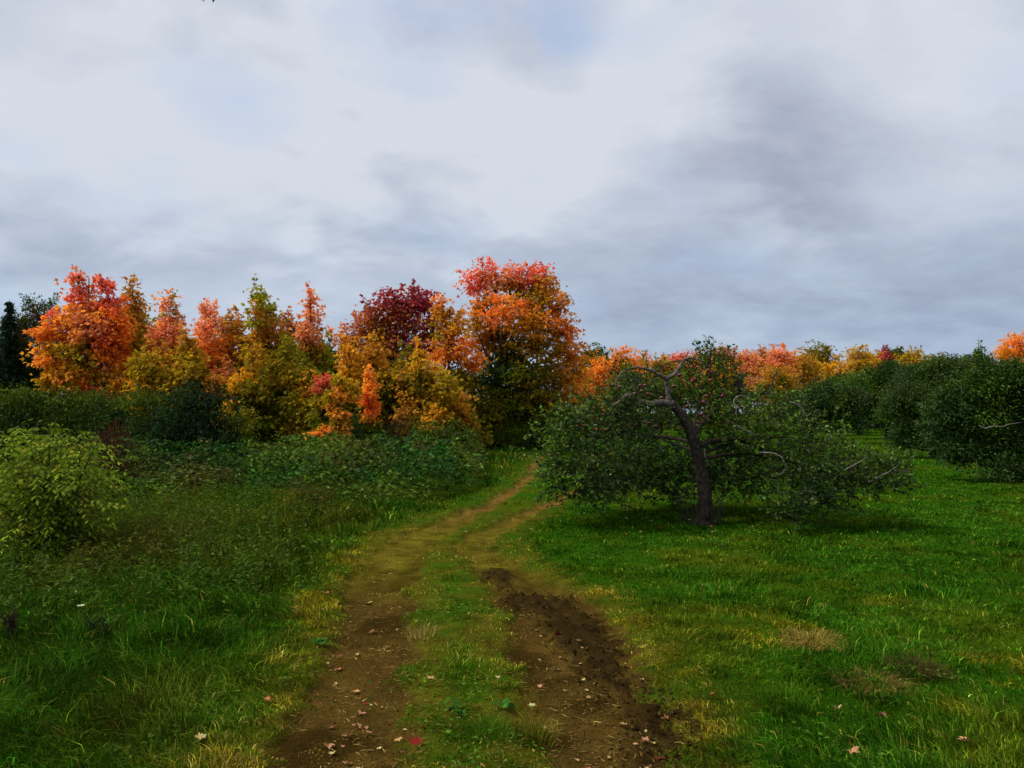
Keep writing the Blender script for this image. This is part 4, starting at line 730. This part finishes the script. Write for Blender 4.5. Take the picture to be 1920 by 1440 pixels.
# ------------------------------------------------------------------ small things
ML = []
for a, r in ((-90, .10), (-60, .34), (-48, .30), (-20, .52), (-8, .30), (12, .42), (30, .60), (44, .32), (62, .40), (78, .38), (90, .72), (102, .38), (118, .40), (136, .32), (150, .60), (168, .42), (188, .30), (200, .52), (228, .30), (240, .34)):
    ML.append((r*math.cos(math.radians(a)), r*math.sin(math.radians(a))))
def fallen_mesh(size, col, curl, seed):
    r = np.random.default_rng(seed); n = len(ML); V = [(0, 0, 0)]
    for k in (.5, 1.0):
        for (x, y) in ML: V.append((x*k, y*k, curl*(k*k)*(.25+.5*abs(x))+.10*r.normal()*k*curl))
    Fc = []
    for i in range(n): j = (i+1) % n; Fc += [(0, 1+i, 1+j), (1+i, 1+n+i, 1+n+j, 1+j)]
    b = len(V); V += [(-.012, -.05, .0), (.012, -.05, 0), (.01, -.62, .06), (-.01, -.62, .06)]; Fc.append((b, b+1, b+2, b+3))
    V = np.array(V)*size; c = np.tile(np.array(col), (len(V), 1))*(1+r.normal(0, .12, (len(V), 1)))
    return V, Fc, c
cT = (.42, .25, .10); cP = (.38, .19, .10); cC = (.50, .41, .17); cR = (.20, .018, .018); cB = (.16, .07, .04); cG = (.32, .36, .14); cO = (.34, .13, .055)
prom = [(1209, 1384, .085, cP, 'largest pinkish tan maple leaf, lying on the churned right rut'), (1213, 1432, .075, cT, 'tan maple leaf at the bottom edge below the largest one'), (1250, 1352, .055, cO, 'salmon leaf on dark soil above the largest tan leaf'), (677, 1430, .08, cC, 'yellowish tan maple leaf at the bottom of the left rut'), (615, 1385, .075, cP, 'pinkish curled leaf at the left side of the left rut'),
        (668, 1282, .075, cT, 'pale tan maple leaf in the middle of the left rut'), (677, 1322, .075, cP, 'pink tan maple leaf just below a dark red one'), (685, 1300, .05, cR, 'dark red leaf between two tan ones in the left rut'), (671, 1350, .07, cP, 'brownish pink leaf low in the left rut'), (690, 1119, .10, cC, 'cream coloured leaf far up the left rut'), (700, 1177, .085, cP, 'dull pink leaf in the left rut below the cream one'),
        (637, 1245, .075, cO, 'russet leaf at the left edge of the left rut'), (1048, 1182, .085, cR, 'bright red maple leaf on the dark churned soil'), (808, 1285, .065, cT, 'tan leaf at the right edge of the left rut'), (997, 1315, .06, cG, 'greenish leaf on the centre strip near the right rut'), (934, 1280, .045, cC, 'pale leaf standing out on the green centre strip'), (747, 1375, .06, cT, 'tan leaf left of the fallen red apple'),
        (375, 1408, .07, cC, 'cream leaf in the dark grass at the bottom left'), (1570, 1357, .07, cC, 'cream twisted leaf in the grass right of the track'), (1810, 1410, .07, cT, 'tan leaf in the grass near the bottom right corner'), (1600, 1437, .08, cP, 'pinkish leaf in the grass at the bottom edge, right side'), (1337, 1324, .06, cO, 'pinkish brown leaf in grass right of the churned soil'), (502, 1326, .055, cO, 'rusty leaf at the meadow edge, left of the track'),
        (615, 1122, .07, cO, 'orange brown leaf at the left grass verge'), (1237, 1415, .06, cR, 'dark red leaf flat on the churned soil near the largest tan leaf'), (653, 1415, .06, cT, 'small tan leaf above the yellowish one'), (650, 1368, .06, cP, 'dull rose leaf between two bigger leaves, left rut'), (1170, 1345, .055, cT, 'small tan leaf left of the salmon one'), (1021, 1350, .055, cP, 'small pink leaf near the tall grass tuft'), (1653, 1365, .06, cB, 'dark brown leaf in the grass right of the cream twisted one'), (1106, 1432, .06, cO, 'reddish leaf at the bottom edge in the right rut')]
def put_leaf(px, py, size, col, label, seed, group='fallen leaves on the track and grass'):
    g = gpt(px, py); V, Fc, c = fallen_mesh(size, col, U(.15, .8), seed)
    rut, dark, track, *_ = masks(np.array([g[0]]), np.array([g[1]])); lift = .006+.02*(1-float(rut[0]))
    if float(track[0]) < .5: lift = .05
    o = mesh_np('fallen_leaf', V, np.concatenate([np.array(f) for f in Fc]), [len(f) for f in Fc], M_FALLEN, None, c, True)
    o.location = (g[0], g[1], gz(g[0], g[1])+lift+size*.05); o.rotation_euler = (U(-.3, .3), U(-.3, .3), U(0, 6.28)); tag(o, label, 'leaf', group)
for i, (px, py, s, c, lab) in enumerate(prom): put_leaf(px, py, s*.76, c, lab, i)
tiny = [(int(600+rng.uniform(0, 170)), int(1140+rng.uniform(0, 290))) for _ in range(26)] + [(int(1000+rng.uniform(0, 260)), int(1120+rng.uniform(0, 310))) for _ in range(24)]
for i, (px, py) in enumerate(tiny): put_leaf(px, py, U(.02, .042), [cT, cC, cP, cB][i % 4], 'tiny dry leaf fragment scattered along the two ruts', 100+i, 'tiny leaf fragments on the track')
for i in range(14): put_leaf(U(1170, 1360), U(950, 1010), U(.05, .08), [cO, cC, cR, cT][i % 4], 'small leaf or windfall in shaded grass under the old apple tree', 200+i, 'leaves under the apple tree')
def windfall(px, py, label):
    V, Fc = apple_mesh(.028); g = gpt(px, py); o = mesh_np('apple', V, np.array(Fc).ravel(), np.full(len(Fc), 4), APM, None, smooth=True); o.location = (g[0], g[1], gz(g[0], g[1])+.024); o.rotation_euler = (1.0, .4, .5); tag(o, label, 'apple')
put_leaf(781, 1400, .075, (.16, .012, .012), 'deep red curled leaf on the grassy centre strip near the bottom edge', 77)

def tuft(name, label, cat, px, py, n, h, r, col, group=None, lean=.5):
    g = gpt(px, py); x = g[0]+r*np.clip(rng.normal(0, 1, n), -1.7, 1.7); y = g[1]+r*np.clip(rng.normal(0, 1, n), -1.7, 1.7); az = np.arctan2(y-g[1], x-g[0])+rng.normal(0, .4, n)
    c = np.array(col)*np.exp(rng.normal(0, .3, (n, 1))); o = blades(name, x, y, h*U(.5, 1.2, n), np.full(n, .004), np.clip(rng.normal(lean, .25, n), 0, 1.4), c, az); tag(o, label, cat, group)
tuft('grass_tuft', 'tall green and straw coloured grass tuft on the centre strip near the bottom', 'grass tuft', 1000, 1378, 260, .13, .05, (.13, .13, .014))
tuft('grass_tuft', 'dark green grass tuft left of the tall straw coloured one', 'grass tuft', 900, 1375, 260, .08, .08, (.04, .10, .006))
tuft('grass_tuft', 'straw coloured tuft at the right edge of the left rut', 'grass tuft', 790, 1190, 110, .10, .05, (.30, .25, .07))
tuft('grass_tuft', 'straw coloured mound of dead grass right of the churned soil', 'grass tuft', 1635, 1292, 500, .10, .10, (.19, .13, .035), lean=1.0)
tuft('grass_tuft', 'flattened patch of dead yellow grass in the middle of the lawn', 'grass tuft', 1522, 1208, 500, .09, .11, (.28, .19, .05), lean=1.2)
tuft('grass_tuft', 'dark dead grass heap right of the straw coloured mound', 'grass tuft', 1715, 1262, 400, .10, .10, (.06, .04, .015), lean=1.1)
tuft('grass_tuft', 'bright green grass tuft in the lawn right of the churned soil', 'grass tuft', 1470, 1330, 260, .11, .08, (.045, .12, .006))
# broad weed leaves on the centre strip
def rosette(px, py, n, s, label):
    g = gpt(px, py); root_z = gz(g[0], g[1]); a = U(0, 6.28, n); d = np.stack([np.cos(a), np.sin(a), U(.15, .7, n)], 1); P = d*s*.5+rng.normal(0, .012, (n, 3))+[0, 0, .02]
    o = leaves('weed', P, d, s*U(.7, 1.2, n), np.tile([.04, .11, .010], (n, 1)), M_SHRUB, None, (T_OVAL[0]*[1.5, 1, 1], T_OVAL[1]), .4); o.location = (g[0], g[1], root_z); tag(o, label, 'weed')
rosette(865, 1338, 9, .07, 'broad leafed weed on the centre strip above the dark green tuft'); rosette(835, 1335, 7, .05, 'small broad leafed weed left of the larger one'); rosette(945, 1330, 9, .05, 'leafy weed on the centre strip right of the broad leafed one'); rosette(600, 1215, 14, .06, 'green leafy weed at the left verge of the left rut')
# a white flower, a pale stem and a dark seed stalk in the meadow
def flower():
    p = at(151, 1138, 5.9); b = np.array([p[0], p[1], gz(p[0], p[1])]); r = thing('wildflower', 'cream white wildflower in the dark grass at left', 'flower', b); t = Tubes(); top = p-b; t.add(curve([[0, .02, 0], top*.5+[.02, 0, 0], top], 4), .002, 4); t.build('stem', M_STEM, r)
    a = np.arange(7)*.9; d = np.stack([np.cos(a), np.sin(a), np.full(7, .5)], 1); leaves('blossom', top+d*.014, d, .035, np.tile([.62, .60, .36], (7, 1)), M_FALLEN, r, (T_OVAL[0]*[1.6, 1, 1], T_OVAL[1]), .2, .05)
flower()
def stalk(name, label, cat, px, pyt, D, n, spread, mat, rad, leafy=None):
    p = at(px, pyt, D); b = np.array([p[0], D, gz(p[0], D)]); h = p[2]-b[2]; r = thing(name, label, cat, b); t = Tubes(); P = []; d = []
    for i in range(n):
        e = np.array([U(-spread, spread), U(-spread, spread), h*U(.7, 1.0)]) if n > 1 else np.array([0, 0, h]); cv = curve([[0, 0, 0], e*[.35, .35, .5], e], 6); t.add(cv, np.linspace(rad, rad*.4, len(cv)), 4)
        if leafy:
            m = 50; q = U(.45, 1, m); pp = np.array([np.interp(q*(len(cv)-1), np.arange(len(cv)), cv[:, k]) for k in range(3)]).T; P.append(pp+rng.normal(0, .010, (m, 3))); d.append(rng.normal(0, 1, (m, 3))+[0, 0, 1])
    t.build('stem', mat, r)
    if leafy: P = np.concatenate(P); leaves('seed_head', P, np.concatenate(d), U(.012, .026, len(P)), np.tile(leafy, (len(P), 1)), M_SHRUB, r, T_QUAD)
stalk('dead_stem', 'single pale upright stem in the middle of the meadow', 'stem', 351, 1020, 7.6, 1, 0, M_PALE, .004)
stalk('seed_stalk', 'dark brown seed stalks at the left border, lower down', 'weed', 22, 1140, 5.3, 6, .06, M_BARK, .004, (.035, .022, .014))
stalk('seed_stalk', 'thin dark weed stalks right of the cream white wildflower', 'weed', 190, 1150, 5.4, 5, .09, M_STEM, .0028, (.02, .035, .01))

# a maple whose twig tips just reach into the top of the picture
def overhang():
    b = np.array([-4.6, 1.6, 0.0]); r = thing('overhanging_maple', 'maple twig tips hanging into the top edge of the picture', 'maple tree', b); t = Tubes(); A = lambda px, py, D: at(px, py, D)-b
    tip = A(388, 1, 4.2); t.add(curve([[0, 0, -.1], [.05, 0, 1.5], [.0, .1, 3.0], [-.3, .2, 5.0], [-.6, .2, 7.0]], 8), np.linspace(.2, .05, 33), 10, .1); t.add(curve([[0, .1, 3.2], [1.2, 1.0, 4.5], tip*[.85, .9, 1]+[0, 0, .85], tip+[0, 0, .25], tip+[0, 0, .03]], 8), np.linspace(.07, .004, 33), 6)
    t.add(curve([[0, .1, 3.6], [-1.2, -.5, 4.8], [-2.2, -1.0, 5.2]], 8), np.linspace(.07, .02, 17), 6); t.add(curve([[-.1, .1, 4.2], [-.2, -1.5, 5.2], [-.1, -2.6, 5.6]], 8), np.linspace(.07, .02, 17), 6)
    t.build('trunk', M_BARK, r); P = []; d = []
    for (c, R, m) in ((tip*[.8, .85, 1]+[0, 0, .95], .35, 50), (np.array([-.9, -.1, 6.2]), 1.3, 700), (np.array([-2.2, -1.0, 5.3]), 1.0, 400), (np.array([-.1, -2.5, 5.6]), 1.0, 400)):
        P.append(c+rng.normal(0, .45, (m, 3))*R); d.append(rng.normal(0, .5, (m, 3))+[0, 0, -.5])
    ex = np.array([A(382, -3, 4.2), A(400, -3, 4.2), A(391, -10, 4.2), A(398, -18, 4.2)]); P.append(ex); d.append(np.array([[.2, 0, -1], [-.1, 0, -1], [.4, 0, -.6], [-.4, .1, -.5]]))
    P = np.concatenate(P); sz = np.full(len(P), .09); sz[-4:] = .045; leaves('crown', P, np.concatenate(d), sz, np.tile([.06, .05, .02], (len(P), 1)), M_MAPLE, r, T_MAPLE)
overhang()
